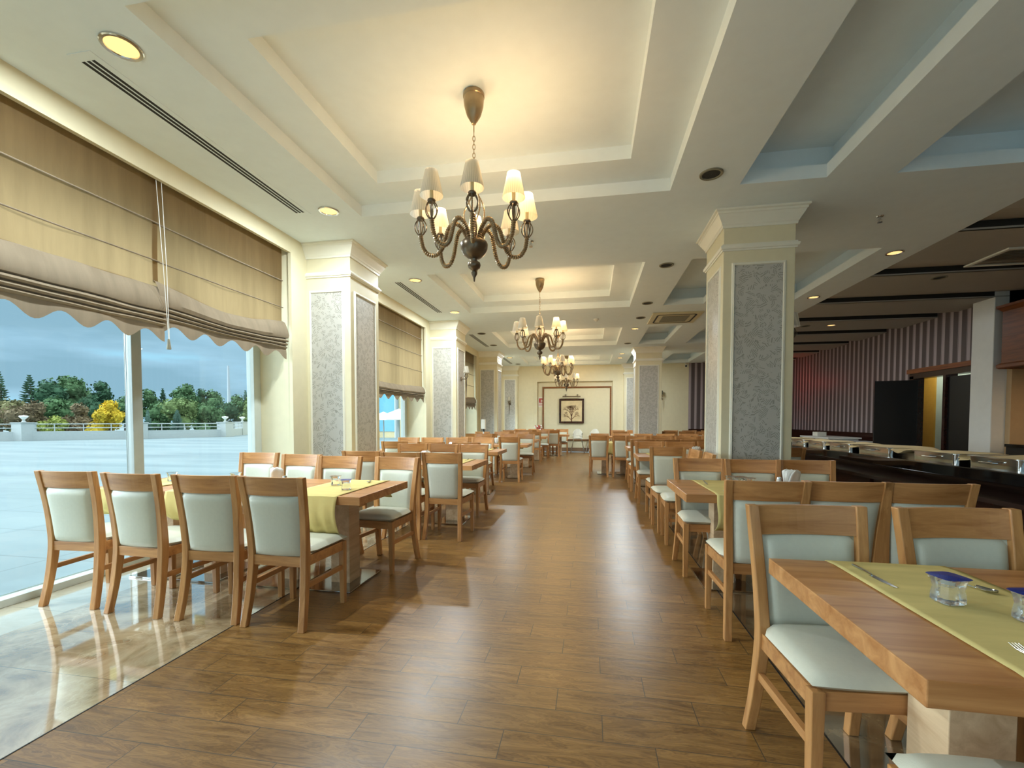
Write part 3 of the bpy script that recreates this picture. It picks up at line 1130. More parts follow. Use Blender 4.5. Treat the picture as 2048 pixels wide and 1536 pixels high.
def chandelier(x, y, rot, lit, label, detail=True, power=8):
    root = empty('chandelier', (x, y, CZ + 0.24), rot)
    tag(root, label, 'chandelier', 'chandeliers down the middle of the hall')
    if 'canopy' not in _mesh_cache:
        c = {}
        c['canopy'] = (MB().lathe([(0.001, 0), (0.074, 0), (0.080, -0.01), (0.080, -0.03), (0.075, -0.034), (0.076, -0.05), (0.071, -0.10), (0.053, -0.16), (0.027, -0.205), (0.018, -0.215), (0.016, -0.225), (0.006, -0.23), (0.001, -0.23)], n=28), M['bronze'])
        m_ = MB()
        m_.tube([(0, 0, -0.225), (0, 0, -0.285)], 0.004, 8)
        for k in range(11):
            z = -0.30 - k * 0.031
            pts = []
            for q in range(13):
                th = 2 * PI * q / 12
                u, v_ = 0.010 * math.cos(th), 0.021 * math.sin(th)
                pts.append((u, 0, z + v_) if k % 2 else (0, u, z + v_))
            m_.tube(pts, 0.0025, 5, caps=False)
        c['chain'] = (m_, M['bronze'])
        m_ = MB()
        m_.lathe([(0.001, -0.63), (0.012, -0.63), (0.018, -0.65), (0.030, -0.72), (0.028, -0.735), (0.012, -0.74), (0.001, -0.74)], n=16)
        for k in range(4):
            th0 = k * PI / 2 + 0.3
            pts = []
            for q in range(26):
                s_ = q / 25
                rr = 0.016 + 0.075 * math.sin(PI * s_) ** 1.1 * (1 - 0.3 * s_)
                th = th0 + 2.1 * s_
                pts.append((rr * math.cos(th), rr * math.sin(th), -0.70 - 0.37 * s_))
            bead_profile_tube(m_, pts, 0.0055, 6)
        c['twisted_rods'] = (m_, M['bronze'])
        c['bowl'] = (MB().lathe([(0.001, -1.05), (0.03, -1.052), (0.034, -1.07), (0.055, -1.075), (0.06, -1.09), (0.098, -1.10), (0.104, -1.115), (0.100, -1.15), (0.080, -1.19), (0.05, -1.215), (0.026, -1.225), (0.022, -1.24), (0.045, -1.252), (0.050, -1.27), (0.044, -1.29), (0.022, -1.305), (0.014, -1.312), (0.024, -1.325), (0.022, -1.338), (0.010, -1.36), (0.005, -1.39), (0.001, -1.395)], n=28), M['bronzed'])
        m_ = MB()
        bead_profile_tube(m_, [(p_[0], 0, p_[1]) for p_ in AP], 0.0155, 8)
        c['arm'] = (m_, M['bronze'])
        # beaded cage cup
        m_ = MB()
        m_.lathe([(0.001, -1.065), (0.014, -1.06), (0.012, -1.05), (0.005, -1.04), (0.005, -0.955), (0.001, -0.955)], (0.40, 0, 0), n=10)
        for k in range(6):
            th = k * PI / 3
            pts = []
            for q in range(13):
                s_ = q / 12
                rr = 0.010 + 0.034 * math.sin(PI * min(1, s_ * 0.92 + 0.02)) ** 0.8
                pts.append((0.40 + rr * math.cos(th), rr * math.sin(th), -1.055 + 0.115 * s_))
            bead_profile_tube(m_, pts, 0.0042, 5)
        m_.lathe([(0.001, -0.945), (0.026, -0.945), (0.030, -0.935), (0.026, -0.925), (0.012, -0.918), (0.001, -0.918)], (0.40, 0, 0), n=14)
        c['cup'] = (m_, M['bronzed'])
        c['candle'] = (MB().lathe([(0.001, -0.92), (0.0125, -0.92), (0.0125, -0.835), (0.001, -0.835)], (0.40, 0, 0), n=12), M['candle'])
        for nm in list(c):
            o = c[nm][0].build(nm, c[nm][1], None, smooth=True)
            _mesh_cache[nm] = o.data
            bpy.data.objects.remove(o)
        # pleated shade around own axis
        for nm, mt in (('lit', M['shade_lit']), ('off', M['shade_off'])):
            m_ = MB()
            rows = []
            for z, r_ in ((0.0, 0.079), (0.006, 0.079), (0.06, 0.067), (0.12, 0.054), (0.162, 0.045), (0.168, 0.045)):
                rows.append([((r_ + (0.0008 if k % 2 else -0.0008)) * math.cos(2 * PI * k / 60), (r_ + (0.0008 if k % 2 else -0.0008)) * math.sin(2 * PI * k / 60), z) for k in range(60)])
            m_.grid(rows, closed_v=True)
            o = m_.build('lamp_shade', mt, None, smooth=True)
            _mesh_cache['shade_' + nm] = o.data
            bpy.data.objects.remove(o)
        o = MB().lathe([(0.001, 0), (0.008, 0.004), (0.014, 0.02), (0.012, 0.035), (0.004, 0.05), (0.001, 0.052)], n=10).build('bulb', M['bulb'], None, smooth=True)
        _mesh_cache['bulb'] = o.data
        bpy.data.objects.remove(o)

    def inst(nm, key, par, loc=(0, 0, 0), rz=0):
        o = bpy.data.objects.new(nm, _mesh_cache[key])
        COL.objects.link(o)
        o.parent = par
        o.location = loc
        o.rotation_euler = (0, 0, rz)
        return o
    for k in ('canopy', 'chain', 'twisted_rods', 'bowl'):
        inst(k, k, root)
    for k in range(8):
        th = k * PI / 4
        a = inst('arm', 'arm', root, rz=th)
        inst('cup', 'cup', a)
        inst('candle', 'candle', a)
        s_ = inst('lamp_shade', 'shade_lit' if lit[k] else 'shade_off', a, (0.40, 0, -0.90))
        if lit[k]:
            s_['label'] = 'glowing yellow shade'
            inst('bulb', 'bulb', a, (0.40, 0, -0.85))
            lamp('bulb_lamp', 'POINT', (0.40, 0, -0.69), power, (1.0, 0.65, 0.33), 0.02, parent=a)
    return root


# arm k points at angle k*45 deg (+rot) ; -90 deg faces the camera
#            0  45  90 135 180 225 270 315
chandelier(-0.87, 3.3, R(13), [1, 0, 1, 1, 0, 0, 0, 1], 'large bronze chandelier nearest the camera, right hand shades lit')
chandelier(-0.87, 3.3 + BAY, R(5), [1, 1, 0, 1, 0, 0, 0, 1], 'second bronze chandelier from the camera, half its shades lit')
chandelier(-0.87, 3.3 + 2 * BAY, R(20), [1, 0, 1, 0, 1, 1, 0, 1], 'third bronze chandelier from the camera with several lit shades')
chandelier(-0.87, 3.3 + 3 * BAY, R(0), [1, 1, 0, 0, 0, 1, 0, 0], 'farthest bronze chandelier in front of the framed tree picture')


# ================================================================== ROMAN BLINDS
def roman_blind(y0, y1, ztop, zstack, zhem, label, sag=0.0, nsc=None, xo=-3.64, lines=(2.97, 2.65)):
    t = empty('roman_blind', (xo, (y0 + y1) / 2, 0))
    tag(t, label, 'blind', 'beige roman blinds at the windows')
    h = (y1 - y0) / 2
    N = 44
    ys = [-h + 2 * h * i / N for i in range(N + 1)]

    def sg(y):
        return -sag * math.sin(PI * (y + h) / (2 * h)) ** 1.5
    # main sheet
    m = MB()
    rows = []
    K = 26
    for k in range(K + 1):
        s_ = k / K
        row = []
        for y in ys:
            zb = zstack + sg(y)
            z = ztop + (zb - ztop) * s_
            x = 0.012 * math.sin(y * 7 + z * 2) * s_ + 0.008 * noise.noise(Vector((y * 3, z * 3, 1.3)))
            row.append((x, y, z))
        rows.append(row)
    m.grid(rows)
    m.build('blind_sheet', M['blind'], t, smooth=True)
    for z in lines:
        m = MB()
        m.tube([(0.010, -h, z), (0.012, 0, z - 0.004), (0.010, h, z)], 0.006, 6)
        m.build('batten', M['stack'], t)
    # gathered folds at the bottom
    m = MB()
    D = zstack - zhem
    prof = [(0.0, 0.02), (0.03, 0.0), (0.065, -0.10), (0.085, -0.20), (0.07, -0.245), (0.03, -0.25), (0.06, -0.262), (0.078, -0.285), (0.066, -0.30), (0.03, -0.302), (0.055, -0.315), (0.07, -0.335), (0.058, -0.35), (0.03, -0.352), (0.05, -0.365), (0.062, -0.38), (0.05, -0.395), (0.035, -0.40)]
    rows = []
    for (x, dz) in prof:
        row = []
        for y in ys:
            w_ = 0.010 * noise.noise(Vector((y * 4, dz * 6, 3.0)))
            row.append((x + w_, y, zstack + dz * (D / 0.56) + sg(y) * (1 + dz * 2.2) + 0.5 * w_))
        rows.append(row)
    m.grid(rows)
    m.build('gathered_folds', M['stack'], t, smooth=True)
    # valance with scalloped hem
    m = MB()
    ns = nsc or max(2, round((y1 - y0) / 0.35))
    NN = ns * 12
    zt = zstack - 0.39 * (D / 0.56)
    rows = [[], [], []]
    for i in range(NN + 1):
        y = -h + 2 * h * i / NN
        ph = (i % 12) / 12
        arch = (0.5 - 0.5 * math.cos(2 * PI * ph)) ** 1.0
        zb = zhem + 0.085 * arch
        x = 0.035 + 0.008 * math.sin(y * 9)
        rows[0].append((x, y, zt))
        rows[1].append((x + 0.006, y, (zt + zb) / 2))
        rows[2].append((x + 0.004, y, zb))
    m.grid(rows)
    m.build('scalloped_valance', M['stack'], t, smooth=True)
    return t


b1 = roman_blind(1.76, 3.26, 3.46, 2.42, 1.97, 'beige roman blind at the left edge, pulled halfway up', 0.0, 5)
b2 = roman_blind(3.21, 4.83, 3.46, 2.47, 2.03, 'beige roman blind right of the cord, sagging folds', 0.09, 5, xo=-3.655)
b3 = roman_blind(6.2, 9.28, 3.46, 2.02, 1.68, 'long beige roman blind in the second window bay', 0.05, 9, lines=(3.05, 2.7, 2.35))
b4 = roman_blind(10.65, 13.72, 3.46, 2.0, 1.62, 'beige roman blind in the third window bay', 0.05, 9, lines=(3.05, 2.7, 2.35))
b5 = roman_blind(15.1, 17.7, 3.46, 2.0, 1.62, 'beige roman blind in the farthest window bay', 0.04, 8, lines=(3.05, 2.7, 2.35))
t = empty('blind_cord', (-3.53, 3.235, 0))
tag(t, 'thin white blind cord with a dark bell pull', 'cord')
m = MB()
m.tube([(-0.06, -0.03, 3.4), (-0.02, -0.015, 2.6), (0, 0, 1.98)], 0.0025, 5)
m.tube([(-0.06, 0.02, 3.4), (-0.02, 0.015, 2.6), (0, 0.006, 1.98)], 0.0025, 5)
m.build('strings', M['white'], t)
MB().lathe([(0.001, 1.99), (0.008, 1.985), (0.012, 1.95), (0.017, 1.91), (0.016, 1.90), (0.001, 1.90)], n=14).build('bell_pull', M['grille'], t, smooth=True)


# ================================================================== CHAIRS
def cat(ctrl, n):
    out = []
    L_ = len(ctrl)
    for i in range(L_ - 1):
        p0, p1, p2, p3 = ctrl[max(i - 1, 0)], ctrl[i], ctrl[i + 1], ctrl[min(i + 2, L_ - 1)]
        for k in range(n):
            t_ = k / n
            out.append(tuple(0.5 * ((2 * p1[j]) + (-p0[j] + p2[j]) * t_ + (2 * p0[j] - 5 * p1[j] + 4 * p2[j] - p3[j]) * t_ ** 2 + (-p0[j] + 3 * p1[j] - 3 * p2[j] + p3[j]) * t_ ** 3) for j in range(len(p1))))
    out.append(tuple(ctrl[-1]))
    return out


POST = cat([(0.204, -0.268, 0.0), (0.194, -0.232, 0.18), (0.186, -0.205, 0.40), (0.190, -0.208, 0.55), (0.199, -0.228, 0.74), (0.209, -0.262, 0.95)], 4)


def post_xy(z):
    for a, b_ in zip(POST, POST[1:]):
        if a[2] <= z <= b_[2]:
            k = (z - a[2]) / (b_[2] - a[2])
            return a[0] + (b_[0] - a[0]) * k, a[1] + (b_[1] - a[1]) * k
    return POST[-1][0], POST[-1][1]


def rounded_slab(mb, P, nu=9, nv=9, th=0.05, e=2.6):
    """cushion: front and back grids bulged, P(u,v)->(centre point, normal)"""
    F, B = [], []
    for i in range(nu + 1):
        fr_, br_ = [], []
        for j in range(nv + 1):
            u, v_ = -1 + 2 * i / nu, -1 + 2 * j / nv
            u = math.copysign(abs(u) ** 0.75, u)
            v_ = math.copysign(abs(v_) ** 0.75, v_)
            k = max(0.0, (1 - abs(u) ** 7)) ** 0.45 * max(0.0, (1 - abs(v_) ** 7)) ** 0.45
            c_, n_ = P(u, v_)
            fr_.append(tuple(c_ + n_ * th * 0.5 * k))
            br_.append(tuple(c_ - n_ * th * 0.5 * k))
        F.append(fr_)
        B.append(br_)
    mb.grid(F)
    mb.grid(B)


def make_chair():
    root = empty('dining_chair', (0, 0, 0))
    for s in (-1, 1):
        # rear leg runs up as the back post
        m = MB()
        rows = []
        for (x, y, z) in POST:
            w_, d_ = 0.021, 0.019 + 0.006 * math.exp(-((z - 0.42) / 0.2) ** 2)
            rows.append([(s * x - w_, y - d_, z), (s * x + w_, y - d_, z), (s * x + w_, y + d_, z), (s * x - w_, y + d_, z)])
        m.grid(rows, closed_v=True)
        m.f.append((0, 1, 2, 3))
        n0 = (len(rows) - 1) * 4
        m.f.append((n0, n0 + 1, n0 + 2, n0 + 3))
        m.mi += [0, 0]
        m.build('leg', M['oakz'], root, bevel=0.004)
        m = MB()
        a, b_ = 0.0165, 0.021
        m.add([(s * 0.202 - a, 0.185 - a, 0), (s * 0.202 + a, 0.185 - a, 0), (s * 0.202 + a, 0.185 + a, 0), (s * 0.202 - a, 0.185 + a, 0),
               (s * 0.200 - b_, 0.185 - b_, 0.445), (s * 0.200 + b_, 0.185 - b_, 0.445), (s * 0.200 + b_, 0.185 + b_, 0.445), (s * 0.200 - b_, 0.185 + b_, 0.445)],
              [(0, 3, 2, 1), (4, 5, 6, 7), (0, 1, 5, 4), (1, 2, 6, 5), (2, 3, 7, 6), (3, 0, 4, 7)])
        m.build('leg', M['oakz'], root, bevel=0.003)
        x_, y_ = post_xy(0.27)
        m = MB()
        w_ = 0.010
        m.add([(s * x_ - w_, y_, 0.245), (s * x_ + w_, y_, 0.245), (s * 0.20 + w_, 0.185, 0.245), (s * 0.20 - w_, 0.185, 0.245), (s * x_ - w_, y_, 0.277), (s * x_ + w_, y_, 0.277), (s * 0.20 + w_, 0.185, 0.277), (s * 0.20 - w_, 0.185, 0.277)],
              [(0, 3, 2, 1), (4, 5, 6, 7), (0, 1, 5, 4), (1, 2, 6, 5), (2, 3, 7, 6), (3, 0, 4, 7)])
        m.build('stretcher', M['oaky'], root)
    # seat frame
    m = MB()
    for s in (-1, 1):
        m.add([(s * 0.186 - 0.011, -0.20, 0.382), (s * 0.186 + 0.011, -0.20, 0.382), (s * 0.203 + 0.011, 0.185, 0.382), (s * 0.203 - 0.011, 0.185, 0.382), (s * 0.186 - 0.011, -0.20, 0.445), (s * 0.186 + 0.011, -0.20, 0.445), (s * 0.203 + 0.011, 0.185, 0.445), (s * 0.203 - 0.011, 0.185, 0.445)],
              [(0, 3, 2, 1), (4, 5, 6, 7), (0, 1, 5, 4), (1, 2, 6, 5), (2, 3, 7, 6), (3, 0, 4, 7)])
    m.box(-0.19, 0.178, 0.382, 0.19, 0.200, 0.445)
    m.box(-0.172, -0.222, 0.382, 0.172, -0.196, 0.445)
    m.build('seat_frame', M['oakx'], root, bevel=0.002)
    # seat cushion

    def PS(u, v_):
        hw = 0.212 + 0.012 * (v_ + 1) / 2
        if v_ < -0.6:
            hw -= 0.045 * (-(v_ + 0.6) / 0.4)
        return Vector((u * hw, 0.005 + v_ * 0.205 + (0.012 * (1 - u * u) if v_ > 0 else 0), 0.468 + 0.008 * (1 - u * u) * (1 - v_ * v_))), Vector((0, 0, 1))
    m = MB()
    rounded_slab(m, PS, 12, 12, 0.056)
    m.build('seat_cushion', M['leather'], root, smooth=True)
    # back cushion

    def PB(u, v_):
        z = 0.640 + v_ * 0.193
        x_, y_ = post_xy(z)
        hw = x_ - 0.022
        return Vector((u * hw, y_ - 0.004 - 0.014 * (1 - u * u), z)), Vector((0, 0.97, 0.15))
    m = MB()
    rounded_slab(m, PB, 12, 12, 0.052)
    m.build('back_cushion', M['leather'], root, smooth=True)
    # curved top rail
    m = MB()
    rows = []
    for k in range(13):
        u = -1 + 2 * k / 12
        ro = []
        for (z, d_) in ((0.832, -0.012), (0.832, 0.012), (0.89, 0.012), (0.948, 0.011), (0.948, -0.011), (0.89, -0.012)):
            x_, y_ = post_xy(z)
            ro.append((u * (x_ - 0.020), y_ + d_ - 0.020 * (1 - u * u), z))
        rows.append(ro)
    m.grid(rows, closed_v=True)
    m.build('top_rail', M['oakx'], root, bevel=0.002)
    return root


CH = make_chair()
_used = [False]


def chair(x, y, ang, label, group):
    o = CH if not _used[0] else copy_tree(CH)
    _used[0] = True
    o.location = (x, y, 0)
    o.rotation_euler = (0, 0, ang)
    tag(o, label, 'chair', group)
    return o


# ================================================================== TABLES
def make_table(L_, W_=0.83):
    root = empty('dining_table', (0, 0, 0))
    MB().box(-L_ / 2 + 0.002, -W_ / 2, 0.70, L_ / 2 - 0.002, W_ / 2, 0.76).build('tabletop', M['top'], root, bevel=0.003)
    px = L_ / 2 - 0.36
    for s in (-1, 1):
        m = MB()
        m.box(s * px - 0.08, -0.08, 0.012, s * px + 0.08, 0.08, 0.70)
        m.build('pedestal', M['topend'], root, bevel=0.003)
        m = MB().box(s * px - 0.18, -0.25, 0.0, s * px + 0.18, 0.25, 0.014)
        m.build('base_plate', M['steelb'], root, bevel=0.003)
    return root


TCACHE = {}


def table(x0, x1, yc, label, W_=0.83):
    L_ = round(x1 - x0, 3)
    key = (L_, W_)
    if key not in TCACHE:
        TCACHE[key] = make_table(L_, W_)
        o = TCACHE[key]
    else:
        o = copy_tree(TCACHE[key])
    o.location = ((x0 + x1) / 2, yc, 0)
    tag(o, label, 'table', 'oak restaurant tables')
    return o


def runner(xc, yc, label, wd=0.42, W_=0.83, n_drop=0.27, f_drop=0.14, seed=0, wav=1.0):
    """cloth laid across the table, hanging over both long edges"""
    m = MB()
    hw = W_ / 2 + 0.004
    path = []
    for k in range(9):
        s_ = 1 - k / 8
        path.append((-hw - 0.004 - 0.015 * math.sin(PI * s_ * 0.9) * wav + (0.05 * s_ ** 6 * wav), 0.758 - n_drop * s_, s_))
    for k in range(1, 13):
        path.append((-hw + 2 * hw * k / 13, 0.7635, 0))
    for k in range(9):
        s_ = k / 8
        path.append((hw + 0.004 + 0.01 * s_, 0.758 - f_drop * s_, s_))
    rows = []
    N = 18
    for (y, z, s_) in path:
        row = []
        for i in range(N + 1):
            x = -wd / 2 + wd * i / N
            wv_ = 0.014 * s_ * math.sin(x * 34 + seed) * wav + 0.008 * s_ * noise.noise(Vector((x * 12, z * 10, seed)))
            zz = z
            if s_ == 0:
                zz = z + 0.003 * max(0, noise.noise(Vector((x * 7, y * 5, seed + 3)))) * wav
            sg_ = -1 if y < 0 else 1
            row.append((x + 0.012 * s_ * math.sin(z * 20 + seed) * wav, y + sg_ * abs(wv_), zz))
        rows.append(row)
    m.grid(rows)
    o = m.build('table_runner', M['runner'], None, smooth=True, loc=(xc, yc, 0))
    md = o.modifiers.new('thick', 'SOLIDIFY')
    md.thickness = 0.002
    md.offset = 1
    return tag(o, label, 'table runner', 'yellow table runners')


# ---- small tableware
def make_cup(lid=True):   # lid False: clear cup
    t_ = empty('water_cup', (0, 0, 0))
    m = MB()

    def sq(r_, z, rc=0.35):
        P = []
        for k in range(24):
            th = 2 * PI * k / 24
            c_, s_ = math.cos(th), math.sin(th)
            q = (abs(c_) ** 5 + abs(s_) ** 5) ** (-1 / 5)
            P.append((r_ * q * c_, r_ * q * s_, z))
        return P
    rows = [sq(0.001, 0.001), sq(0.026, 0.001), sq(0.0285, 0.004), sq(0.028, 0.02), sq(0.0255, 0.036), sq(0.028, 0.052), sq(0.032, 0.063), sq(0.001, 0.063)]
    m.grid(rows, closed_v=True)
    m.build('cup_body', M['cup'], t_, smooth=True)
    m = MB()
    m.grid([sq(0.001, 0.0635), sq(0.036, 0.0635), sq(0.0365, 0.0645), sq(0.001, 0.066)], closed_v=True)
    m.build('foil_lid', M['bluefoil'] if lid else M['cup'], t_, smooth=False)
    t_.scale = (1.12, 1.12, 1.2)
    return t_


def make_knife():
    m = MB()
    m.add([(-0.008, 0.0, 0), (0.009, 0.0, 0), (0.010, 0.06, 0), (0.004, 0.112, 0), (-0.006, 0.118, 0), (-0.008, 0.0, 0.002), (0.009, 0.0, 0.001), (0.010, 0.06, 0.001), (0.004, 0.112, 0.001), (-0.006, 0.118, 0.002)],
          [(0, 4, 3, 2, 1), (5, 6, 7, 8, 9), (0, 1, 6, 5), (1, 2, 7, 6), (2, 3, 8, 7), (3, 4, 9, 8), (4, 0, 5, 9)])
    m.tube([(0, 0.002, 0.003), (0, -0.03, 0.0045), (0, -0.08, 0.005), (0, -0.10, 0.0045)], [0.003, 0.0045, 0.0055, 0.004], 8)
    return m.build('knife', M['steel'], None, smooth=True)


def make_fork():
    m = MB()
    for k in range(4):
        x = -0.0099 + k * 0.0066
        m.tube([(x, 0.0, 0.004), (x, 0.03, 0.002), (x * 0.95, 0.055, 0.006)], [0.002, 0.0018, 0.0009], 6)
    m.add([(-0.0125, 0.003, 0.003), (0.0125, 0.003, 0.003), (0.012, -0.012, 0.003), (0.004, -0.03, 0.006), (-0.004, -0.03, 0.006), (-0.012, -0.012, 0.003),
           (-0.0125, 0.003, 0.005), (0.0125, 0.003, 0.005), (0.012, -0.012, 0.005), (0.004, -0.03, 0.009), (-0.004, -0.03, 0.009), (-0.012, -0.012, 0.005)],
          [(0, 1, 2, 3, 4, 5), (6, 11, 10, 9, 8, 7), (0, 6, 7, 1), (1, 7, 8, 2), (2, 8, 9, 3), (3, 9, 10, 4), (4, 10, 11, 5), (5, 11, 6, 0)])
    m.tube([(0, -0.028, 0.0075), (0, -0.06, 0.009), (0, -0.11, 0.005), (0, -0.135, 0.0035)], [0.003, 0.003, 0.005, 0.0035], 8)
    return m.build('fork', M['steel'], None, smooth=True)


def make_spoon():
    m = MB()
    rows = []
    for i in range(9):
        a = i / 8
        y = 0.002 + 0.052 * a
        w_ = 0.0165 * math.sin(PI * min(1, a * 0.96 + 0.04)) ** 0.6 + 0.001
        rows.append([(w_ * u, y, 0.0015 + 0.007 * (u * u) + 0.004 * (1 - math.sin(PI * a))) for u in (-1, -0.6, -0.2, 0.2, 0.6, 1)])
    m.grid(rows)
    m.tube([(0, 0.004, 0.004), (0, -0.03, 0.009), (0, -0.09, 0.005), (0, -0.115, 0.0035)], [0.002, 0.0028, 0.0045, 0.0032], 8)
    o = m.build('spoon', M['steel'], None, smooth=True)
    md = o.modifiers.new('thick', 'SOLIDIFY')
    md.thickness = 0.0008
    return o


def make_napkins():
    t_ = empty('napkin_holder', (0, 0, 0))
    m = MB()
    m.box(-0.055, -0.03, 0, 0.055, 0.03, 0.008)
    m.box(-0.055, -0.034, 0, 0.055, -0.028, 0.03)
    m.box(-0.055, 0.028, 0, 0.055, 0.034, 0.03)
    m.build('holder', M['steel'], t_, bevel=0.002)
    m = MB()
    for k in range(7):
        y = -0.022 + k * 0.0073
        tilt = (k - 3) * 0.006
        rows = []
        for a in range(6):
            z = 0.006 + 0.10 * a / 5
            rows.append([(u * 0.05 * (1 - 0.15 * (a / 5)) + 0.01 * math.sin(k * 2.1) * a / 5, y + tilt * a / 3 + 0.006 * math.sin(u * 3 + k) * a / 5, z + (0.028 * (1 - abs(u - 0.4 * math.sin(k))) * a / 5)) for u in (-1, -0.5, 0, 0.5, 1)])
        m.grid(rows)
    o = m.build('napkins', M['napkin'], t_, smooth=True)
    md = o.modifiers.new('thick', 'SOLIDIFY')
    md.thickness = 0.002
    return t_


def make_shaker():
    t_ = empty('salt_shaker', (0, 0, 0))
    MB().lathe([(0.001, 0), (0.019, 0), (0.021, 0.01), (0.017, 0.045), (0.016, 0.055)], n=16).build('shaker_jar', M['white'], t_, smooth=True)
    MB().lathe([(0.016, 0.053), (0.018, 0.055), (0.016, 0.068), (0.001, 0.072)], n=16).build('shaker_cap', M['steel'], t_, smooth=True)
    return t_


PROTO = {'cup': make_cup(), 'knife': make_knife(), 'fork': make_fork(), 'spoon': make_spoon(), 'clear': make_cup(False), 'nap': make_napkins(), 'shaker': make_shaker()}
PUSED = set()
PCAT = {'cup': 'water cup', 'clear': 'water cup', 'knife': 'knife', 'fork': 'fork', 'spoon': 'spoon', 'nap': 'napkin holder', 'shaker': 'salt shaker'}
PGRP = {'cup': 'sealed water cups on the tables', 'clear': 'clear water cups on the tables', 'knife': 'table knives', 'fork': 'table forks', 'spoon': 'table spoons', 'nap': 'napkin holders', 'shaker': 'salt shakers'}
ZT = 0.7665


def put(kind, x, y, rz, label, z=ZT):
    if kind in PUSED:
        o = copy_tree(PROTO[kind])
    else:
        o = PROTO[kind]
        PUSED.add(kind)
    o.location = (x, y, z)
    o.rotation_euler = (0, 0, rz)
    return tag(o, label, PCAT[kind], PGRP[kind])


# ---- dining groups -------------------------------------------------
# rows on the window side
NA = ['first', 'second', 'third', 'fourth', 'fifth', 'sixth', 'seventh']
LROWS = [
    # aisle end x, wall end x, centre y, near chairs (x, y), far chairs (x,y)
    (-1.58, -3.92, 3.27, [(-3.57, 2.73, 3), (-2.98, 2.70, -2), (-2.43, 2.70, 2), (-1.93, 2.69, -1)], [(-3.50, 3.98, 2), (-2.92, 3.84, -3), (-2.39, 3.70, 0), (-1.82, 3.68, -6)]),
    (-1.37, -2.87, 5.50, [(-2.55, 4.90, 0), (-2.03, 4.80, 0), (-1.56, 4.82, -2)], [(-2.58, 5.97, 2), (-2.12, 5.98, 0), (-1.68, 5.98, -3)]),
    (-1.53, -3.87, 7.75, [(-3.18, 7.12, 2), (-2.50, 7.02, 0), (-1.92, 7.02, 0)], [(-3.60, 8.20, 0), (-3.12, 8.26, 0), (-2.62, 8.36, 3), (-2.10, 8.35, 0)]),
    (-1.33, -2.87, 9.93, [(-2.45, 9.30, 0), (-1.65, 9.33, 0)], [(-2.66, 10.70, 0), (-2.0, 10.68, 0), (-1.56, 10.7, 3)]),
    (-1.40, -3.74, 12.15, [(-3.1, 11.45, 0), (-2.6, 11.5, 2), (-2.0, 11.5, 0)], [(-3.2, 12.8, 0), (-2.6, 12.78, 0), (-2.0, 12.8, 0)]),
    (-1.36, -2.9, 14.37, [(-2.5, 13.75, 0), (-1.70, 13.75, 0)], [(-2.76, 14.9, 0), (-2.2, 15.0, 0), (-1.6, 15.05, 0)]),
    (-0.75, -3.0, 16.45, [(-2.4, 15.9, 0), (-1.85, 15.9, 0), (-1.28, 15.95, 0)], [(-2.7, 16.95, 0), (-2.15, 16.98, 0), (-1.6, 17.0, 0), (-1.05, 16.98, 0)]),
]
NL = ['nearest window table', 'second window table', 'third window table', 'fourth window table', 'fifth window table', 'sixth window table', 'farthest window table']


def split_tables(xa, xb, yc, lab, side):
    lo, hi = min(xa, xb), max(xa, xb)
    n = max(1, round((hi - lo) / 1.17))
    w_ = (hi - lo) / n
    for i in range(n):
        a = lo + i * w_
        which = ('' if n == 1 else (', end by the aisle' if (i == n - 1) == (side == 'L') and (i == 0) == (side == 'R') else ', %s unit from the aisle' % ORD[(n - 1 - i) if side == 'L' else i]))
        table(a, a + w_, yc, 'oak pedestal table of the %s row%s' % (lab, which))


def place_chairs(lst, row, side, lab, ang0):
    n = len(lst)
    # order counted from the aisle
    idx = sorted(range(n), key=lambda i: -lst[i][0] if side == 'L' else lst[i][0])
    for rank, i in enumerate(idx):
        x, y, a = lst[i][:3]
        pos = 'aisle end' if rank == 0 else '%s from aisle' % ORD[rank]
        face = 'back towards camera' if ang0 == 0 else 'facing camera'
        chair(x, y, ang0 + R(a), 'oak and cream chair at the %s, %s, %s' % (lab, face, pos), 'chairs of the %s' % lab)


for r_, (xa, xb, yc, near, far) in enumerate(LROWS):
    split_tables(xa, xb, yc, NA[r_] + ' window side', 'L')
    place_chairs(near, r_, 'L', NL[r_], 0)
    place_chairs(far, r_, 'L', NL[r_], PI)

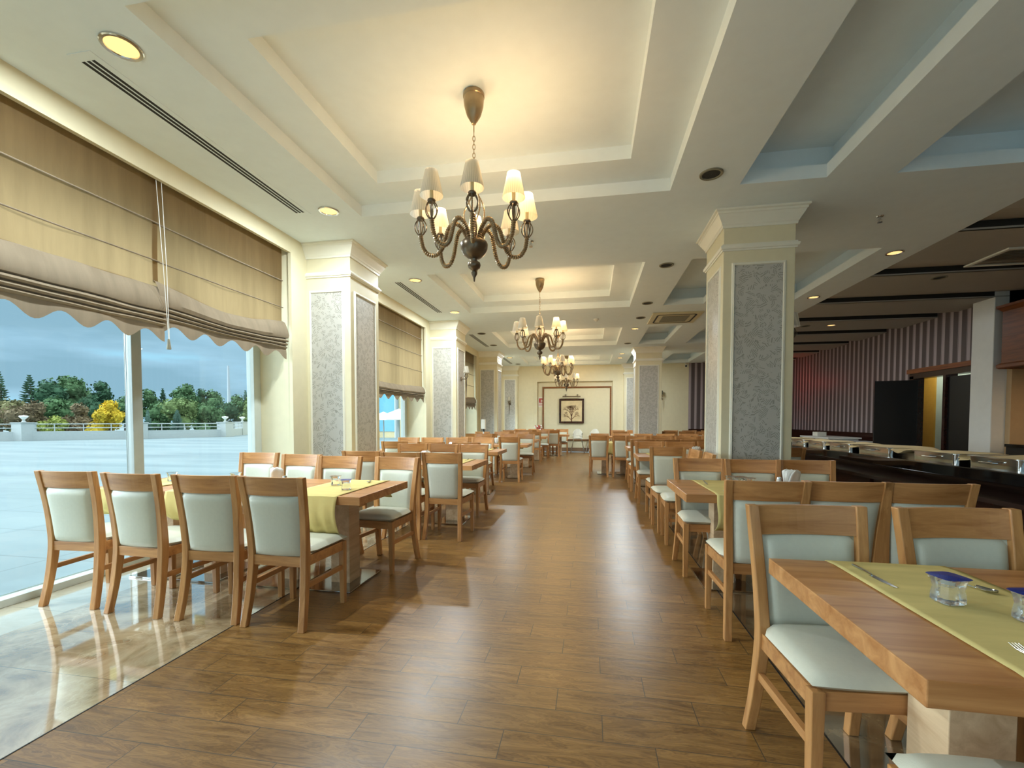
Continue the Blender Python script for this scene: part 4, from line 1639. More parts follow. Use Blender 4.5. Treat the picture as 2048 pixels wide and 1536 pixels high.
NR = ['nearest right table', 'second right table', 'third right table', 'fourth right table', 'fifth right table', 'last right table']
RROWS = [
    (0.69, 2.85, 1.455, [(0.955, 1.02, 0), (1.60, 0.95, 0)], [(0.895, 1.735, 5), (1.46, 1.775, 6), (2.02, 1.77, 0)]),
    (0.69, 2.25, 3.80, [(1.01, 3.03, 0), (1.445, 3.08, 0), (1.86, 3.08, 0)], [(0.985, 4.02, 0), (1.42, 3.98, 0), (1.86, 4.0, 0)]),
    (0.70, 2.86, 7.10, [(1.0, 6.30, 0), (2.45, 6.4, 0)], [(0.96, 7.30, 0), (1.42, 7.22, 0), (1.95, 7.35, 0), (2.5, 7.3, 0)]),
    (0.72, 2.88, 9.20, [(0.95, 8.55, 0), (1.38, 8.52, 2), (1.85, 8.75, 0), (2.4, 8.7, 0)], [(0.98, 9.62, 0), (1.5, 9.62, 0), (2.0, 9.6, 0), (2.55, 9.65, 0)]),
    (0.0, 3.5, 11.05, [(0.20, 10.56, 0), (0.73, 10.60, 0), (1.28, 10.75, 0), (1.85, 10.8, 0), (2.45, 10.78, 0), (3.0, 10.8, 0)], [(0.25, 11.52, 0), (0.80, 11.55, 0), (1.35, 11.5, 0), (1.9, 11.55, 0), (2.45, 11.5, 0), (3.0, 11.52, 0)]),
    (0.6, 4.1, 15.13, [(0.95, 14.50, 0), (2.45, 14.75, 0), (2.95, 14.75, 0), (3.45, 14.75, 0), (3.9, 14.75, 0)], [(0.95, 15.5, 0), (1.5, 15.5, 0), (2.1, 15.5, 0), (2.7, 15.5, 0), (3.3, 15.5, 0), (3.9, 15.5, 0)]),
]
for r_, (xa, xb, yc, near, far) in enumerate(RROWS):
    split_tables(xa, xb, yc, NA[r_] + ' right hand', 'R')
    place_chairs(near, r_, 'R', NR[r_], 0)
    place_chairs(far, r_, 'R', NR[r_], PI)
# two chairs turned to face the aisle, in front of the big column
chair(0.965, 5.50, PI / 2 + R(2), 'oak chair turned to face the aisle, in front of the big column', 'chairs turned to the aisle')
chair(0.985, 4.98, PI / 2 - R(3), 'oak chair turned to face the aisle, nearer the camera of the two', 'chairs turned to the aisle')

# ---- runners and tableware
cutn = [0]


def setting(xc, yc, side, where, cut=True, cups=2, W_=0.83):
    """side -1: diner at the near edge, +1: at the far edge"""
    s = side
    a = 0 if s < 0 else PI
    edge = yc + s * (W_ / 2)
    if cut:
        put('fork', xc + s * 0.16, edge - s * 0.13, a + R(random.uniform(-8, 8)), 'steel fork on %s, %s edge' % (where, 'near' if s < 0 else 'far'))
        put('knife', xc - s * 0.15, edge - s * 0.13, a + R(random.uniform(-8, 8)), 'steel knife on %s, %s edge' % (where, 'near' if s < 0 else 'far'))


# nearest right table (hand placed)
runner(1.095, 1.455, 'yellow runner across the nearest right table', 0.40, f_drop=0.10, seed=1, wav=0.25)
runner(1.78, 1.455, 'yellow runner on the nearest right table, farther from aisle', 0.40, f_drop=0.10, seed=1.4, wav=0.25)
put('knife', 0.955, 1.70, R(183), 'steel knife lying on the yellow runner of the nearest right table')
put('cup', 1.035, 1.485, R(12), 'sealed water cup with blue lid nearest the knife, right table')
put('cup', 1.155, 1.375, R(10), 'sealed water cup with blue lid at the right edge of the photo')
put('spoon', 1.20, 1.62, R(215), 'steel spoon on the runner behind the first water cup')
put('fork', 0.985, 1.17, R(-6), 'steel fork lying at the near edge of the right table')
# second right table
runner(1.10, 3.80, 'yellow runner on the second right table, aisle end', 0.40, seed=2.2, n_drop=0.26, f_drop=0.14)
runner(2.0, 3.80, 'yellow runner on the second right table, second from aisle', 0.40, seed=2.6)
for i, (x, y) in enumerate(((1.13, 3.86), (1.20, 3.84), (1.16, 3.78), (1.24, 3.76))):
    put('clear', x, y, R(i * 13), 'clear water cup, %s of the cluster on the second right table' % ORD[i])
put('knife', 0.97, 4.0, R(175), 'steel knife on the second right table near the aisle corner')
put('fork', 1.0, 3.50, R(5), 'steel fork on the second right table, near edge')
put('nap', 1.62, 3.95, R(20), 'napkin holder with white paper napkins on the second right table')
put('shaker', 1.52, 3.93, 0, 'white salt shaker beside the napkins of the second right table')
# nearest window table
runner(-1.97, 3.27, 'yellow runner draped low at the aisle end of nearest window table', 0.44, seed=3.3, n_drop=0.29, f_drop=0.15, wav=1.4)
runner(-2.95, 3.27, 'yellow runner in the middle of the nearest window table', 0.44, seed=3.9, n_drop=0.22)
runner(-3.62, 3.27, 'yellow runner at the window end of the nearest window table', 0.40, seed=4.4, n_drop=0.2)
put('clear', -2.05, 3.32, R(8), 'clear water cup on the draped runner, left of its pair')
put('cup', -1.84, 3.12, R(20), 'clear water cup with blue rim, right of its pair on nearest window table')
put('fork', -2.27, 2.98, R(-12), 'steel fork on bare wood, nearest window table')
put('spoon', -1.86, 3.52, R(200), 'steel spoon on the draped runner near the far edge')
put('knife', -2.72, 3.42, R(-75), 'steel knife on the middle runner of the nearest window table')
put('knife', -3.42, 3.45, R(-80), 'steel knife on the window end runner')
put('nap', -2.62, 3.36, R(35), 'napkin holder with white napkins on the nearest window table')
put('shaker', -2.50, 3.30, 0, 'small round salt shaker beside the napkins, nearest window table')
put('clear', -3.02, 3.36, R(14), 'water cup on the middle runner of the nearest window table')
put('clear', -3.60, 3.30, R(30), 'water cup near the window on the nearest window table')
# the others
OT = [('L', 1, 5.50, -1.75, -2.5), ('L', 2, 7.75, -1.95, -3.0), ('L', 3, 9.93, -1.75, -2.45), ('L', 4, 12.15, -1.85, -2.9), ('L', 5, 14.37, -1.8, -2.5), ('L', 6, 16.45, -1.3, -2.3),
      ('R', 2, 7.10, 1.1, 2.1), ('R', 3, 9.20, 1.15, 2.1), ('R', 4, 11.05, 0.5, 1.6), ('R', 5, 15.13, 1.1, 2.3)]
for s_, r_, yc, xa, xb in OT:
    lab = (NL if s_ == 'L' else NR)[r_]
    for q, xc in enumerate((xa, xb)):
        pos = 'aisle end' if q == 0 else 'farther from aisle'
        runner(xc, yc, 'yellow runner on the %s, %s' % (lab, pos), 0.42, seed=xc * 3 + yc)
        for j, (dx, dy) in enumerate(((-0.05, 0.07), (0.07, -0.06))):
            put('clear', xc + dx, yc + dy, R(j * 25 + r_ * 7), 'water cup on the %s, %s runner, %s one' % (lab, 'aisle' if q == 0 else 'inner', 'left' if j == 0 else 'right'))
        if r_ < 4:
            put('knife', xc + 0.13, yc + 0.25, R(180), 'steel knife on the %s, %s runner' % (lab, 'aisle' if q == 0 else 'inner'))
            put('fork', xc - 0.13, yc - 0.25, R(4), 'steel fork on the %s, %s runner' % (lab, 'aisle' if q == 0 else 'inner'))
    put('nap', (xa + xb) / 2, yc + 0.05, R(20 + r_ * 17), 'napkin holder with white napkins on the %s' % lab)

# ================================================================== FAR WALL OBJECTS
# brown frame moulding in the niche
t = empty('panel_moulding', (-0.55, FAR + 0.15, 0))
tag(t, 'thin brown wooden frame moulding around the end wall picture', 'wall moulding')
m = MB()
z0, z1, a = 0.52, 2.60, 1.33
pf = [(0.0, 0.0), (0.0, 0.03), (0.03, 0.04), (0.06, 0.03), (0.06, 0.0)]
m.grid([[(-a - o, -e, z0 - o), (a + o, -e, z0 - o), (a + o, -e, z1 + o), (-a - o, -e, z1 + o)] for o, e in pf], closed_v=True)
m.build('frame_moulding', wood('brown_moulding', col(110, 66, 32), col(150, 96, 50), 'X', 0.4), t)
# tree picture
t = empty('framed_picture', (-0.745, FAR + 0.13, 1.665))
tag(t, 'square dark framed picture of a branching tree on the end wall', 'picture')
m = MB()
hw = 0.50
pf = [(0.0, 0.0), (0.0, 0.05), (0.03, 0.06), (0.07, 0.045), (0.08, 0.02)]
m.grid([[(-hw + o, -e, -hw + o), (hw - o, -e, -hw + o), (hw - o, -e, hw - o), (-hw + o, -e, hw - o)] for o, e in pf], closed_v=True)
m.build('picture_frame', M['dkwood'], t)
MB().box(-0.43, -0.02, -0.43, 0.43, -0.01, 0.43).build('canvas', plain('canvas_cream', col(220, 200, 156), 0.7, var=0.12, bscale=30), t)
m = MB()
rnd = random.Random(5)


def branch(p, a, l, w_, d_):
    q = (p[0] + l * math.sin(a), p[1] + l * math.cos(a))
    nx, nz = math.cos(a) * w_ / 2, -math.sin(a) * w_ / 2
    m.quad((p[0] - nx, -0.022, p[1] - nz), (p[0] + nx, -0.022, p[1] + nz), (q[0] + nx * 0.6, -0.022, q[1] + nz * 0.6), (q[0] - nx * 0.6, -0.022, q[1] - nz * 0.6))
    if d_ > 0 and abs(q[0]) < 0.38 and q[1] < 0.38:
        for da_ in (-0.45, 0.42, rnd.uniform(-0.15, 0.15)):
            branch(q, a + da_ + rnd.uniform(-0.15, 0.15), l * rnd.uniform(0.62, 0.82), w_ * 0.62, d_ - 1)


branch((0, -0.42), 0, 0.20, 0.05, 5)
branch((-0.02, -0.35), -0.8, 0.14, 0.028, 3)
branch((0.02, -0.33), 0.8, 0.14, 0.028, 3)
m.build('painted_tree', plain('painted_brown', col(104, 62, 36), 0.6, var=0.3, bscale=60), t)
t = empty('picture_light', (-0.745, FAR + 0.12, 2.25))
tag(t, 'brass picture light with two arms above the framed tree', 'picture light')
MB().tube([(-0.36, -0.10, 0.0), (0.36, -0.10, 0.0)], 0.022, 10).build('light_bar', M['bronzed'], t, smooth=True)
for s in (-1, 1):
    m = MB()
    m.tube([(s * 0.24, 0.0, 0.05), (s * 0.24, -0.06, 0.09), (s * 0.24, -0.10, 0.02)], 0.012, 8)
    m.lathe([(0.001, 0.0), (0.045, 0.0), (0.045, 0.012), (0.001, 0.012)], (s * 0.24, -0.02, 0.06), n=12)
    m.build('bracket', M['bronzed'], t, smooth=True)
# fire equipment sign
t = empty('fire_sign', (-1.99, FAR + 0.15, 2.07))
tag(t, 'small red and white fire extinguisher sign in the niche corner', 'sign')
MB().box(-0.12, -0.008, -0.24, 0.12, 0, 0.17).build('sign_plate', M['plastic'], t)
m = MB()
m.box(-0.09, -0.011, -0.06, 0.09, -0.008, 0.12)
m.build('red_square', M['red'], t)
m = MB()
m.box(-0.015, -0.013, -0.035, 0.02, -0.011, 0.055)
m.box(-0.028, -0.013, 0.055, 0.03, -0.011, 0.068)
m.box(0.035, -0.013, -0.02, 0.045, -0.011, 0.06)
m.build('extinguisher_symbol', M['plastic'], t)
for k in range(3):
    MB().box(-0.10, -0.011, -0.11 - k * 0.04, 0.10, -0.008, -0.095 - k * 0.04).build('text_line', M['red'], t)
# high chairs
hc = empty('high_chair', (0, 0, 0))
for sx_ in (-1, 1):
    for sy_ in (-1, 1):
        m = MB()
        m.tube([(sx_ * 0.27, sy_ * 0.27, 0.0), (sx_ * 0.15, sy_ * 0.15, 0.56)], [0.014, 0.014], 8)
        m.build('leg', M['steel'], hc, smooth=True)
m = MB()
m.box(-0.19, -0.18, 0.54, 0.19, 0.20, 0.58)
m.build('seat', M['plastic'], hc, bevel=0.015)
m = MB()
rows = []
for k in range(11):
    th = -1.2 + 2.4 * k / 10
    x, y = 0.2 * math.sin(th), 0.20 * math.cos(th)
    top = 0.64 + 0.31 * max(0.0, math.cos(th * 1.05)) ** 0.7
    rows.append([(x * 0.95, y * 0.95, 0.56), (x, y, 0.7), (x * 1.02, y * 1.05, top), (x * 0.9, y * 0.92, top), (x * 0.86, y * 0.86, 0.58)])
m.grid(rows)
m.build('backrest', M['plastic'], hc, smooth=True)
m = MB()
m.box(-0.2, -0.30, 0.68, 0.2, -0.10, 0.70)
m.build('tray', M['plastic'], hc, bevel=0.008)
hc.location = (-0.48, 17.75, 0)
tag(hc, 'white baby high chair with steel legs, left of the two', 'high chair', 'white high chairs')
h2 = copy_tree(hc)
h2.location = (0.16, 17.8, 0)
h2.rotation_euler = (0, 0, R(-14))
h2['label'] = 'white baby high chair partly hidden behind the dining chairs'


def sconce(x, y, z, rz, label, dark=False):
    t_ = empty('wall_sconce', (x, y, z), rz)
    tag(t_, label, 'wall light', 'bronze wall sconces')
    m_ = MB()
    m_.tube([(0, 0.0, 0), (0, -0.02, 0)], 0.05, 14)
    m_.build('back_plate', M['bronzed'], t_, smooth=True)
    m_ = MB()
    m_.tube([(0, -0.02, 0), (0, -0.10, -0.005), (0, -0.13, 0.0)], 0.012, 8)
    m_.tube([(0, -0.13, -0.42), (0, -0.13, -0.1), (0, -0.13, 0.02)], [0.006, 0.016, 0.012], 8)
    m_.build('torch_stem', M['bronzed'], t_, smooth=True)
    m_ = MB()
    for k in range(6):
        th = k * PI / 3
        m_.tube([(0.012 * math.cos(th), -0.13 + 0.012 * math.sin(th), 0.01), (0.045 * math.cos(th), -0.13 + 0.045 * math.sin(th), 0.06), (0.02 * math.cos(th), -0.13 + 0.02 * math.sin(th), 0.12)], 0.005, 6)
    m_.build('cage_cup', M['bronzed'], t_, smooth=True)
    m_ = MB()
    m_.lathe([(0.075, 0.14), (0.048, 0.29)], (0, -0.13, 0), n=30, caps=False)
    m_.build('lamp_shade', M['grille'] if dark else M['shade_off'], t_, smooth=True)


sconce(-3.24, FAR - 0.22, 1.95, 0, 'sconce with pale shade on the far left pilaster')
sconce(2.72, FAR, 2.15, 0, 'dark sconce on the end wall right of the far column', True)
sconce(-2.95, 9.90 + 0.05, 2.25, PI / 2, 'sconce on the aisle face of the second window column')
sconce(2.085, 5.45, 2.2, PI / 2, 'sconce on the hidden right face of the big column')

# dispenser by the third column
t = empty('sanitizer_stand', (-3.15, 13.0, 0))
tag(t, 'white dispenser on a slim stand beside the third window column', 'dispenser')
MB().lathe([(0.001, 0), (0.16, 0), (0.16, 0.02), (0.02, 0.03), (0.02, 0.95), (0.001, 0.95)], n=18).build('stand', M['plastic'], t, smooth=True)
MB().box(-0.06, -0.05, 1.03, 0.06, 0.05, 1.32).build('dispenser_box', M['plastic'], t, bevel=0.012)
MB().lathe([(0.001, 0.95), (0.03, 0.95), (0.02, 1.03), (0.001, 1.03)], n=12).build('nozzle', M['black'], t)
# flowers
t = empty('flower_bouquet', (-2.0, 17.35, 0.0))
tag(t, 'small red and white flower bouquet on a stand at the end wall', 'flowers')
MB().lathe([(0.001, 0), (0.14, 0), (0.13, 0.02), (0.015, 0.03), (0.015, 0.80), (0.07, 0.82), (0.09, 0.9), (0.001, 0.9)], n=16).build('vase_stand', M['bronzed'], t, smooth=True)
rnd = random.Random(3)
for nm, mt, n_ in (('red_flowers', M['red'], 16), ('white_flowers', M['napkin'], 8)):
    m = MB()
    for k in range(n_):
        a, rr = rnd.uniform(0, 2 * PI), rnd.uniform(0.02, 0.15)
        c_ = (rr * math.cos(a), rr * math.sin(a), 0.95 + rnd.uniform(-0.05, 0.13))
        m.lathe([(0.002, -0.03), (0.025, -0.02), (0.034, 0.0), (0.022, 0.02), (0.002, 0.026)], c_, n=8)
    m.build(nm, mt, t, smooth=True)

# ================================================================== BUFFET
t = empty('buffet_counter', (3.75, 6.6, 0))
tag(t, 'long buffet counter with a thick black granite top', 'counter')
MB().box(-0.45, -4.6, 0.775, 0.55, 3.4, 0.88).build('granite_top', M['granite'], t, bevel=0.008)
m = MB()
m.box(-0.10, -4.5, 0, 0.5, 3.3, 0.775)
m.build('counter_body', M['dkwood'], t)
m = MB()
m.box(-0.82, -4.5, 0.68, -0.35, 3.3, 0.715)
m.box(-0.35, -4.5, 0.68, -0.10, 3.3, 0.70)
m.build('tray_shelf', plain('shelf_dark', col(48, 32, 28), 0.15), t)
for k in range(7):
    y = -4.5 + k * 1.11
    m = MB()
    m.box(-0.74, y, 0, -0.68, y + 0.09, 0.68)
    m.box(-0.72, y + 0.09, 0.54, -0.68, y + 1.11, 0.68)
    m.box(-0.72, y + 0.09, 0.0, -0.68, y + 1.11, 0.08)
    m.box(-0.66, y, 0.0, -0.64, y + 1.11, 0.68)
    # crossed lattice
    for s in (0, 1):
        a0, a1 = (y + 0.12, y + 1.1) if s == 0 else (y + 1.1, y + 0.12)
        m.tube([(-0.70, a0, 0.08), (-0.70, a1, 0.54)], 0.016, 5)
    m.tube([(-0.70, y + 0.62, 0.05), (-0.70, y + 0.62, 0.54)], 0.016, 5)
    m.build('lattice_panel', M['dkwood'], t)
chaf_y = [(3.25, 4.05), (4.25, 4.78), (4.90, 5.50), (5.85, 6.50), (6.66, 7.22), (7.34, 7.86), (7.96, 8.45), (8.55, 9.0)]
CHN = ['nearest the camera', 'second from the camera', 'third from the camera', 'fourth from the camera', 'fifth from the camera', 'sixth from the camera', 'seventh from the camera', 'farthest away']
for i, (y0, y1) in enumerate(chaf_y):
    t = empty('chafing_dish', (3.66, (y0 + y1) / 2, 0.88))
    tag(t, 'steel chafing dish on the black counter, %s' % CHN[i], 'chafing dish', 'steel chafing dishes on the buffet')
    h = (y1 - y0) / 2
    m = MB()

    def rr_(a, b, rc, z, n=5):
        P = []
        for q, (sx_, sy_) in enumerate(((1, 1), (-1, 1), (-1, -1), (1, -1))):
            for k in range(n + 1):
                th = q * PI / 2 + k / n * PI / 2
                P.append((sx_ * (a - rc) + rc * math.cos(th), sy_ * (b - rc) + rc * math.sin(th), z))
        return P
    m.grid([rr_(0.21, h - 0.01, 0.04, 0.0), rr_(0.215, h - 0.005, 0.045, 0.085), rr_(0.235, h + 0.012, 0.06, 0.088), rr_(0.235, h + 0.012, 0.06, 0.096), rr_(0.20, h - 0.02, 0.04, 0.096), rr_(0.19, h - 0.03, 0.03, 0.03)], closed_v=True)
    m.build('pan', M['steel'], t, smooth=True)
    m = MB()
    m.tube([(-0.235, -0.08, 0.05), (-0.262, -0.07, 0.05), (-0.262, 0.07, 0.05), (-0.235, 0.08, 0.05)], 0.006, 8)
    m.build('handle', M['steel'], t, smooth=True)
# long sheets of brown paper over the dishes
m = MB()
rows = []
for i in range(141):
    y = 3.1 + 6.1 * i / 140
    on = any(a - 0.02 < y < b + 0.02 for a, b in chaf_y)
    gap = min([abs(y - (chaf_y[k][1] + chaf_y[k + 1][0]) / 2) for k in range(len(chaf_y) - 1)])
    dip = 0.045 * math.exp(-(gap / 0.09) ** 2)
    row = []
    for j in range(9):
        u = j / 8
        x = 3.47 + 0.40 * u - (0.05 if not on and u == 0 else 0)
        z = 0.982 + 0.012 * math.sin(y * 5 + u * 3) * 0.6 - dip * (1 - 0.3 * u) - 0.008 * (1 - u) ** 3
        row.append((x, y, z))
    rows.append(row)
m.grid(rows)
o = m.build('brown_paper_sheet', M['paper'], None, smooth=True)
o.modifiers.new('thick', 'SOLIDIFY').thickness = 0.004
tag(o, 'long tan paper sheet laid over the chafing dishes', 'paper')

# white desk by the striped wall
t = empty('white_desk', (6.6, 13.6, 0))
tag(t, 'white desk standing in front of the striped wall', 'desk')
MB().box(-0.35, -0.55, 0, 0.35, 0.95, 0.80).build('desk_body', M['white'], t, bevel=0.006)
MB().box(-0.40, -0.6, 0.80, 0.40, 1.0, 0.84).build('desk_top', M['white'], t, bevel=0.005)
t = empty('white_cabinet', (6.75, 12.55, 0))
tag(t, 'lower white cabinet right of the desk', 'cabinet')
MB().box(-0.3, -0.4, 0, 0.3, 0.4, 0.74).build('cabinet_body', M['white'], t, bevel=0.006)
MB().box(-0.32, -0.42, 0.74, 0.32, 0.42, 0.76).build('cabinet_top', M['white'], t)
t = empty('white_box', (6.5, 14.1, 0.84))
tag(t, 'small white box on top of the white desk', 'box')
MB().box(-0.12, -0.14, 0, 0.12, 0.14, 0.12).build('box_body', M['plastic'], t, bevel=0.01)

# serving recess on the far right
t = empty('wooden_canopy', (7.42, 6.41, 0))
tag(t, 'brown wooden canopy with moulded edges above the serving recess', 'canopy')
m = MB()
m.box(-0.27, -3.6, 2.27, 0.27, 2.85, 3.24)
for z in (2.5, 2.75, 3.0):
    m.box(-0.275, -3.6, z, -0.27, 2.85, z + 0.012)
m.build('canopy_boards', M['redwood'], t)
m = MB()
m.rect_sweep([(0, 2.22), (0.02, 2.2), (0.045, 2.22), (0.045, 2.27), (0.01, 2.30)], -0.27, -3.6, 0.27, 2.85)
m.rect_sweep([(0, 3.2), (0.03, 3.24), (0.06, 3.27), (0.06, 3.31), (0, 3.31)], -0.27, -3.6, 0.27, 2.85)
m.box(-0.27, -3.6, 3.22, 0.27, 2.85, 3.31)
m.build('canopy_moulding', M['redwood'], t)
t = empty('light_shelf', (7.66, 6.1, 0))
tag(t, 'pale shelf with a warm LED strip under the wooden canopy', 'lit shelf')
MB().box(-0.2, -3.5, 2.06, 0.24, 2.6, 2.2).build('shelf_box', M['white'], t)
MB().box(-0.16, -3.4, 2.045, -0.12, 2.45, 2.058).build('led_strip', M['ledstrip'], t)
for k in range(3):
    d_ = lamp('led_lamp', 'AREA', (0.0, 1.6 - k * 2.0, 2.03), 7, (1.0, 0.72, 0.42), 0.3, parent=t)
t = empty('serving_counter', (7.55, 6.2, 0))
tag(t, 'low black counter along the tan wall of the recess', 'counter')
MB().box(-0.33, -3.6, 0, 0.34, 3.0, 0.83).build('counter_body', M['dark'], t)
MB().box(-0.36, -3.6, 0.83, 0.34, 3.0, 0.88).build('counter_top', M['granite'], t, bevel=0.006)
lamp('back_room_lamp', 'POINT', (8.0, 12.6, 2.5), 22, (0.95, 0.95, 0.85), 0.2)
t = empty('red_lamp', (6.55, 17.1, 2.6))
MB().tube([(-0.14, 0, 0.05), (-0.14, 0, 0.9)], 0.012, 8).build('hanging_rod', M['black'], t)
tag(t, 'small red lamp glowing on the striped wall, hidden by the column', 'lamp')
MB().box(-0.18, -0.12, -0.05, -0.1, 0.12, 0.05).build('lamp_housing', M['black'], t)
MB().box(-0.1, -0.10, -0.03, -0.08, 0.10, 0.03).build('red_lens', emit('red_glow', (1.0, 0.05, 0.04), 4.0), t)
lamp('red_light', 'POINT', (-0.05, 0.0, 0.0), 5.0, (1.0, 0.05, 0.05), 0.05, parent=t)

# ================================================================== OUTSIDE
struct(MB().box(-140, -60, -0.4, -4.15, 140, -0.1), 'ground_terrace', M['terr'], 'pale concrete terrace outside the windows')
# parapet with piers, railings and globe lamps
PP = [(-46.5, 14.0), (-40.2, 19.0), (-35.2, 25.0), (-31.5, 31.6), (-34.5, 39.0), (-36.5, 46.0), (-33, 58)]
PL = ['left edge of the view', 'pier before the mullion', 'pier left of the mullion', 'pier right of the mullion', 'far bend of the parapet', 'farthest corner', 'end']
t = empty('parapet', (0, 0, -0.1))
tag(t, 'white terrace parapet with piers and horizontal railings', 'parapet')
PP = [(-44.5, 12.0), (-37.6, 23.6), (-33.0, 27.0), (-30.6, 31.8), (-32.3, 36.2), (-35.0, 42.6)]
PP = [(-42.0, 19.8), (-37.6, 23.8), (-33.0, 27.6), (-30.2, 32.6), (-32.6, 37.2), (-35.0, 43.5)]
for i, (x, y) in enumerate(PP):
    m = MB()
    m.box(x - 0.42, y - 0.42, 0, x + 0.42, y + 0.42, 1.18)
    m.box(x - 0.46, y - 0.46, 1.18, x + 0.46, y + 0.46, 1.24)
    m.build('pier', M['parapet'], t)
for (xa, ya), (xb, yb) in zip(PP, PP[1:]):
    dx, dy = xb - xa, yb - ya
    L_ = math.hypot(dx, dy)
    nx, ny = -dy / L_ * 0.12, dx / L_ * 0.12
    m = MB()
    m.add([(xa - nx, ya - ny, 0), (xb - nx, yb - ny, 0), (xb + nx, yb + ny, 0), (xa + nx, ya + ny, 0), (xa - nx, ya - ny, 0.62), (xb - nx, yb - ny, 0.62), (xb + nx, yb + ny, 0.62), (xa + nx, ya + ny, 0.62)],
          [(0, 3, 2, 1), (4, 5, 6, 7), (0, 1, 5, 4), (1, 2, 6, 5), (2, 3, 7, 6), (3, 0, 4, 7)])
    m.build('low_wall', M['parapet'], t)
    m = MB()
    for z in (0.85, 1.12):
        m.tube([(xa, ya, z), (xb, yb, z)], 0.035, 6)
    for k in range(1, 4):
        m.tube([(xa + dx * k / 4, ya + dy * k / 4, 0.6), (xa + dx * k / 4, ya + dy * k / 4, 1.12)], 0.03, 6)
    m.build('railing', M['parapet'], t)
gl = None
for i, (x, y) in enumerate(PP):
    if gl is None:
        gl = empty('parapet_lamp', (x, y, 1.16))
        MB().lathe([(0.001, 0), (0.14, 0), (0.08, 0.06), (0.06, 0.12), (0.08, 0.16), (0.001, 0.16)], n=14).build('lamp_base', M['parapet'], gl, smooth=True)
        MB().lathe([(0.05, 0.16), (0.15, 0.26), (0.24, 0.36), (0.22, 0.42), (0.001, 0.46)], n=16).build('lamp_globe', M['white'], gl, smooth=True)
        o = gl
    else:
        o = copy_tree(gl)
        o.location = (x, y, 1.16)
    tag(o, 'white lamp on the parapet pier, %s from the left' % ORD[i], 'lamp', 'lamps on the parapet piers')


# trees
def tree(px, dist, ztop, width, kind, shape, label, seed):
    """stands at a bearing (degrees left of +Y) and distance"""
    a = R(px)
    x, y = -dist * math.sin(a), dist * math.cos(a)
    t_ = empty('tree', (x, y, -0.3))
    tag(t_, label, 'tree', 'trees beyond the parapet')
    rd = random.Random(seed)
    H_ = ztop + 0.3
    MB().tube([(0, 0, 0), (0.1, 0, H_ * 0.4), (0, 0.1, H_ * 0.8)], [width * 0.05, width * 0.035, width * 0.012], 7).build('trunk', M['trunk'], t_)
    m_ = MB()
    blobs = []
    if shape == 'round':
        for k in range(9):
            an = rd.uniform(0, 2 * PI)
            rr = rd.uniform(0, 0.33) * width
            blobs.append((rr * math.cos(an), rr * math.sin(an), H_ * rd.uniform(0.40, 0.80), width * rd.uniform(0.17, 0.27)))
        blobs.append((0, 0, H_ - width * 0.2, width * 0.2))
    elif shape == 'bush':
        for k in range(10):
            an = rd.uniform(0, 2 * PI)
            rr = rd.uniform(0, 0.38) * width
            blobs.append((rr * math.cos(an), rr * math.sin(an), H_ * rd.uniform(0.15, 0.75), width * rd.uniform(0.15, 0.24)))
    for bx_, by_, bz_, br_ in blobs:
        rows = []
        for i in range(1, 7):
            th = PI * i / 7
            rows.append([(bx_ + br_ * 0.8 * math.sin(th) * math.cos(2 * PI * j / 9), by_ + br_ * 0.8 * math.sin(th) * math.sin(2 * PI * j / 9), bz_ + br_ * 0.8 * math.cos(th)) for j in range(9)])
        m_.grid(rows, closed_v=True)
        for k in range(170):
            v_ = Vector((rd.gauss(0, 1), rd.gauss(0, 1), rd.gauss(0, 1))).normalized()
            c_ = Vector((bx_, by_, bz_)) + v_ * br_ * rd.uniform(0.75, 1.18)
            sz = 0.055 * width ** 0.6 * rd.uniform(0.7, 1.6)
            u_ = v_.cross(Vector((rd.gauss(0, 1), rd.gauss(0, 1), rd.gauss(0, 1)))).normalized() * sz
            w_ = (v_ * rd.uniform(0.2, 1) + Vector((rd.gauss(0, 0.5), rd.gauss(0, 0.5), rd.gauss(0, 0.5)))).normalized() * sz
            m_.add([tuple(c_ - u_), tuple(c_ + w_), tuple(c_ + u_), tuple(c_ - w_ * 0.6)], [(0, 1, 2, 3)])
    if shape == 'spire':
        n_ = 26
        for k in range(n_):
            z = H_ * (0.12 + 0.88 * k / n_)
            rr = width * 0.5 * (1 - k / n_) ** 0.8 + 0.05
            for j in range(9):
                an = rd.uniform(0, 2 * PI)
                d_ = Vector((math.cos(an), math.sin(an), 0))
                s_ = Vector((-d_.y, d_.x, 0)) * 0.09 * width ** 0.5
                p0 = Vector((0, 0, z))
                p1 = p0 + d_ * rr * rd.uniform(0.7, 1.1) + Vector((0, 0, rd.uniform(-0.1, 0.15) * rr))
                m_.add([tuple(p0 - s_), tuple(p1), tuple(p0 + s_), tuple(p0 + (p1 - p0) * 0.5 + Vector((0, 0, -0.18)))], [(0, 1, 2, 3)])
    m_.build('foliage', M['leafm'][kind], t_)


def bearing(px):
    return math.degrees(math.atan((1024 - px) / 888.0)) + 9.96


def ztop_at(py, dist):
    return 1.3 + (842 - py) / 888.0 * dist * 0.86


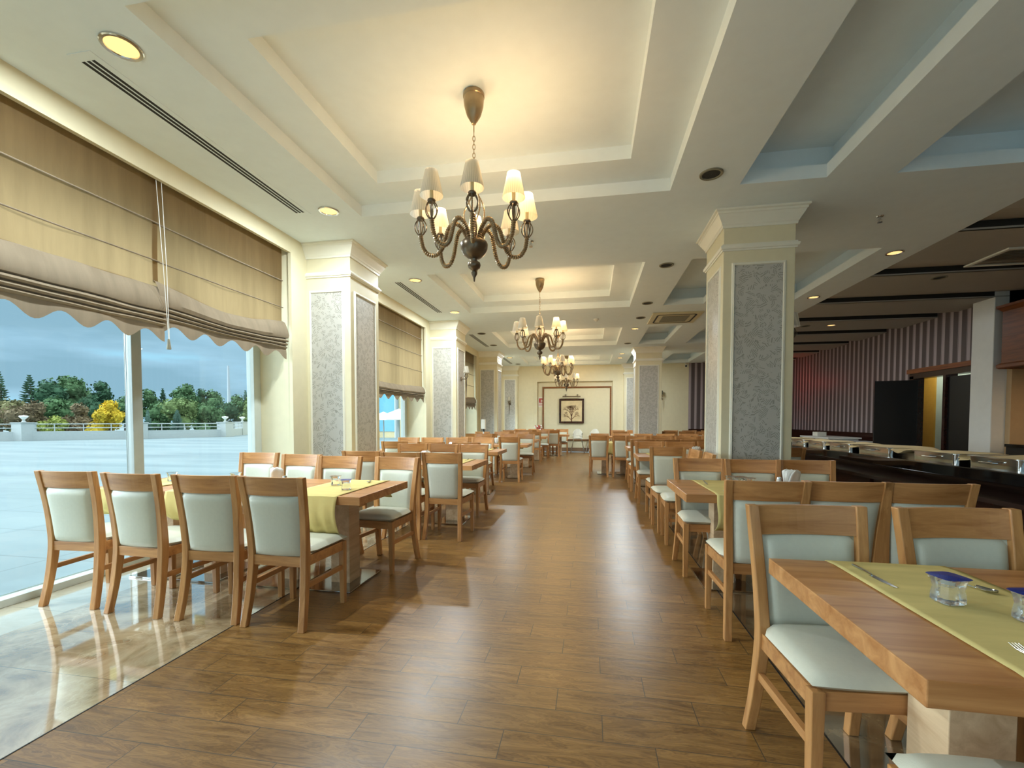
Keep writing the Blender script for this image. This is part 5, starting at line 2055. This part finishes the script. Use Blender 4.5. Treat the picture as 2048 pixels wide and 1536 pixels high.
TREES = [  # px, py top, width px, kind, shape, dist
    (2, 745, 50, 'dark', 'spire', 62, 'dark spruce at the left edge of the window view'),
    (62, 752, 60, 'dark', 'spire', 62, 'pointed dark conifer second from the left edge'),
    (30, 788, 90, 'olive', 'bush', 52, 'olive brown broad tree at the far left'),
    (65, 800, 70, 'rust', 'bush', 50, 'brownish autumn tree beside the far left pier'),
    (100, 768, 70, 'dark', 'round', 62, 'tall green tree left of the highest crown'),
    (140, 758, 90, 'mid', 'round', 64, 'highest rounded green tree in the left pane'),
    (115, 800, 70, 'mid', 'round', 55, 'green tree filling the middle of the left pane'),
    (110, 826, 46, 'lime', 'bush', 48, 'small yellow green shrub behind the railing'),
    (152, 805, 66, 'rust', 'bush', 50, 'rusty brown shrub left of the yellow tree'),
    (205, 769, 52, 'dark', 'round', 62, 'dark rounded pine left of the mullion'),
    (218, 795, 66, 'yellow', 'bush', 48, 'bright yellow autumn tree left of the mullion'),
    (180, 800, 60, 'dark', 'round', 60, 'dark green tree behind the rusty shrub'),
    (258, 735, 22, 'blue', 'spire', 66, 'thin tall spruce touching the window mullion'),
    (250, 800, 44, 'mid', 'round', 60, 'green tree directly left of the mullion'),
    (298, 785, 44, 'mid', 'round', 64, 'green tree directly right of the mullion'),
    (327, 780, 34, 'dark', 'spire', 64, 'small pine in the left part of the right pane'),
    (318, 805, 60, 'mid', 'bush', 58, 'mid green bushes right of the mullion'),
    (375, 775, 60, 'mid', 'round', 62, 'tallest green tree of the right pane'),
    (362, 802, 60, 'light', 'round', 54, 'light green tree below the tallest one'),
    (405, 785, 40, 'dark', 'round', 66, 'dark tree right of the tallest one'),
    (425, 787, 50, 'mid', 'round', 66, 'green tree below the reflected lettering'),
    (410, 812, 70, 'mid', 'bush', 56, 'low green hedge in the middle of the right pane'),
    (450, 806, 60, 'dark', 'bush', 60, 'dark low trees below the chimney'),
    (475, 796, 46, 'mid', 'round', 62, 'green tree right of the chimney'),
    (492, 784, 30, 'blue', 'spire', 62, 'pointed bluish fir near the right frame'),
    (505, 798, 50, 'light', 'round', 56, 'light green tree at the right window frame'),
    (296, 824, 18, 'blue', 'spire', 44, 'small blue spruce behind the parapet, right pane'),
    (355, 824, 30, 'blue', 'spire', 52, 'silvery spruce in the middle of the right pane'),
    (478, 822, 30, 'blue', 'spire', 62, 'silvery spruce near the right end of the parapet'),
]
for i, (px, py, wp, kind, shape, dist, lb) in enumerate(TREES):
    dd = dist
    dep = dd * math.cos(R(bearing(px)) - YAW)
    tree(bearing(px), dd, 1.3 + (846 - py) / 888.0 * dep, wp / 888.0 * dep * 1.05, kind, shape, lb, i)
# chimney mast
a = R(bearing(459))
o = MB().tube([(0, 0, -0.3), (0, 0, 12.2)], [0.35, 0.18], 10).build('chimney_mast', plain('mast_grey', col(170, 176, 180), 0.7), None, loc=(-118 * math.sin(a) * 0.9, 118 * math.cos(a) * 0.9, 0))
tag(o, 'tall thin pale chimney rising behind the trees', 'chimney')
# cream building to the right of the terrace
t = empty('building', (-14.0, 33.0, -0.1))
tag(t, 'cream building with blue glass front right of the terrace', 'building')
MB().box(-12.0, 0, 0, 12, 10, 5.6).build('building_wall', plain('building_cream', col(226, 206, 160), 0.7), t)
for k in range(9):
    MB().box(-10.4 + k * 2.5, -0.05, 0.5, -8.4 + k * 2.5, 0.05, 4.6).build('window', plain('blue_glass', col(120, 190, 225), 0.3), t)
for k in range(10):
    MB().tube([(-10.9 + k * 2.5, -0.4, 0), (-10.9 + k * 2.5, -0.4, 5.2)], 0.14, 10).build('white_post', M['parapet'], t, smooth=True)
# folded garden parasols and tables on the terrace, second window
for i, (x, y) in enumerate(((-9.3, 19.0), (-7.6, 16.8), (-6.3, 14.0))):
    t = empty('terrace_parasol', (x, y, -0.1))
    tag(t, 'white terrace parasol outside the second window, %s of three' % ('farthest', 'middle', 'nearest')[i], 'parasol', 'white parasols on the terrace')
    MB().tube([(0, 0, 0), (0, 0, 1.7)], 0.03, 8).build('pole', M['parapet'], t)
    MB().lathe([(0.001, 1.78), (0.3, 1.66), (0.95, 1.42), (0.95, 1.40), (0.001, 1.62)], n=8).build('canopy', M['white'], t)
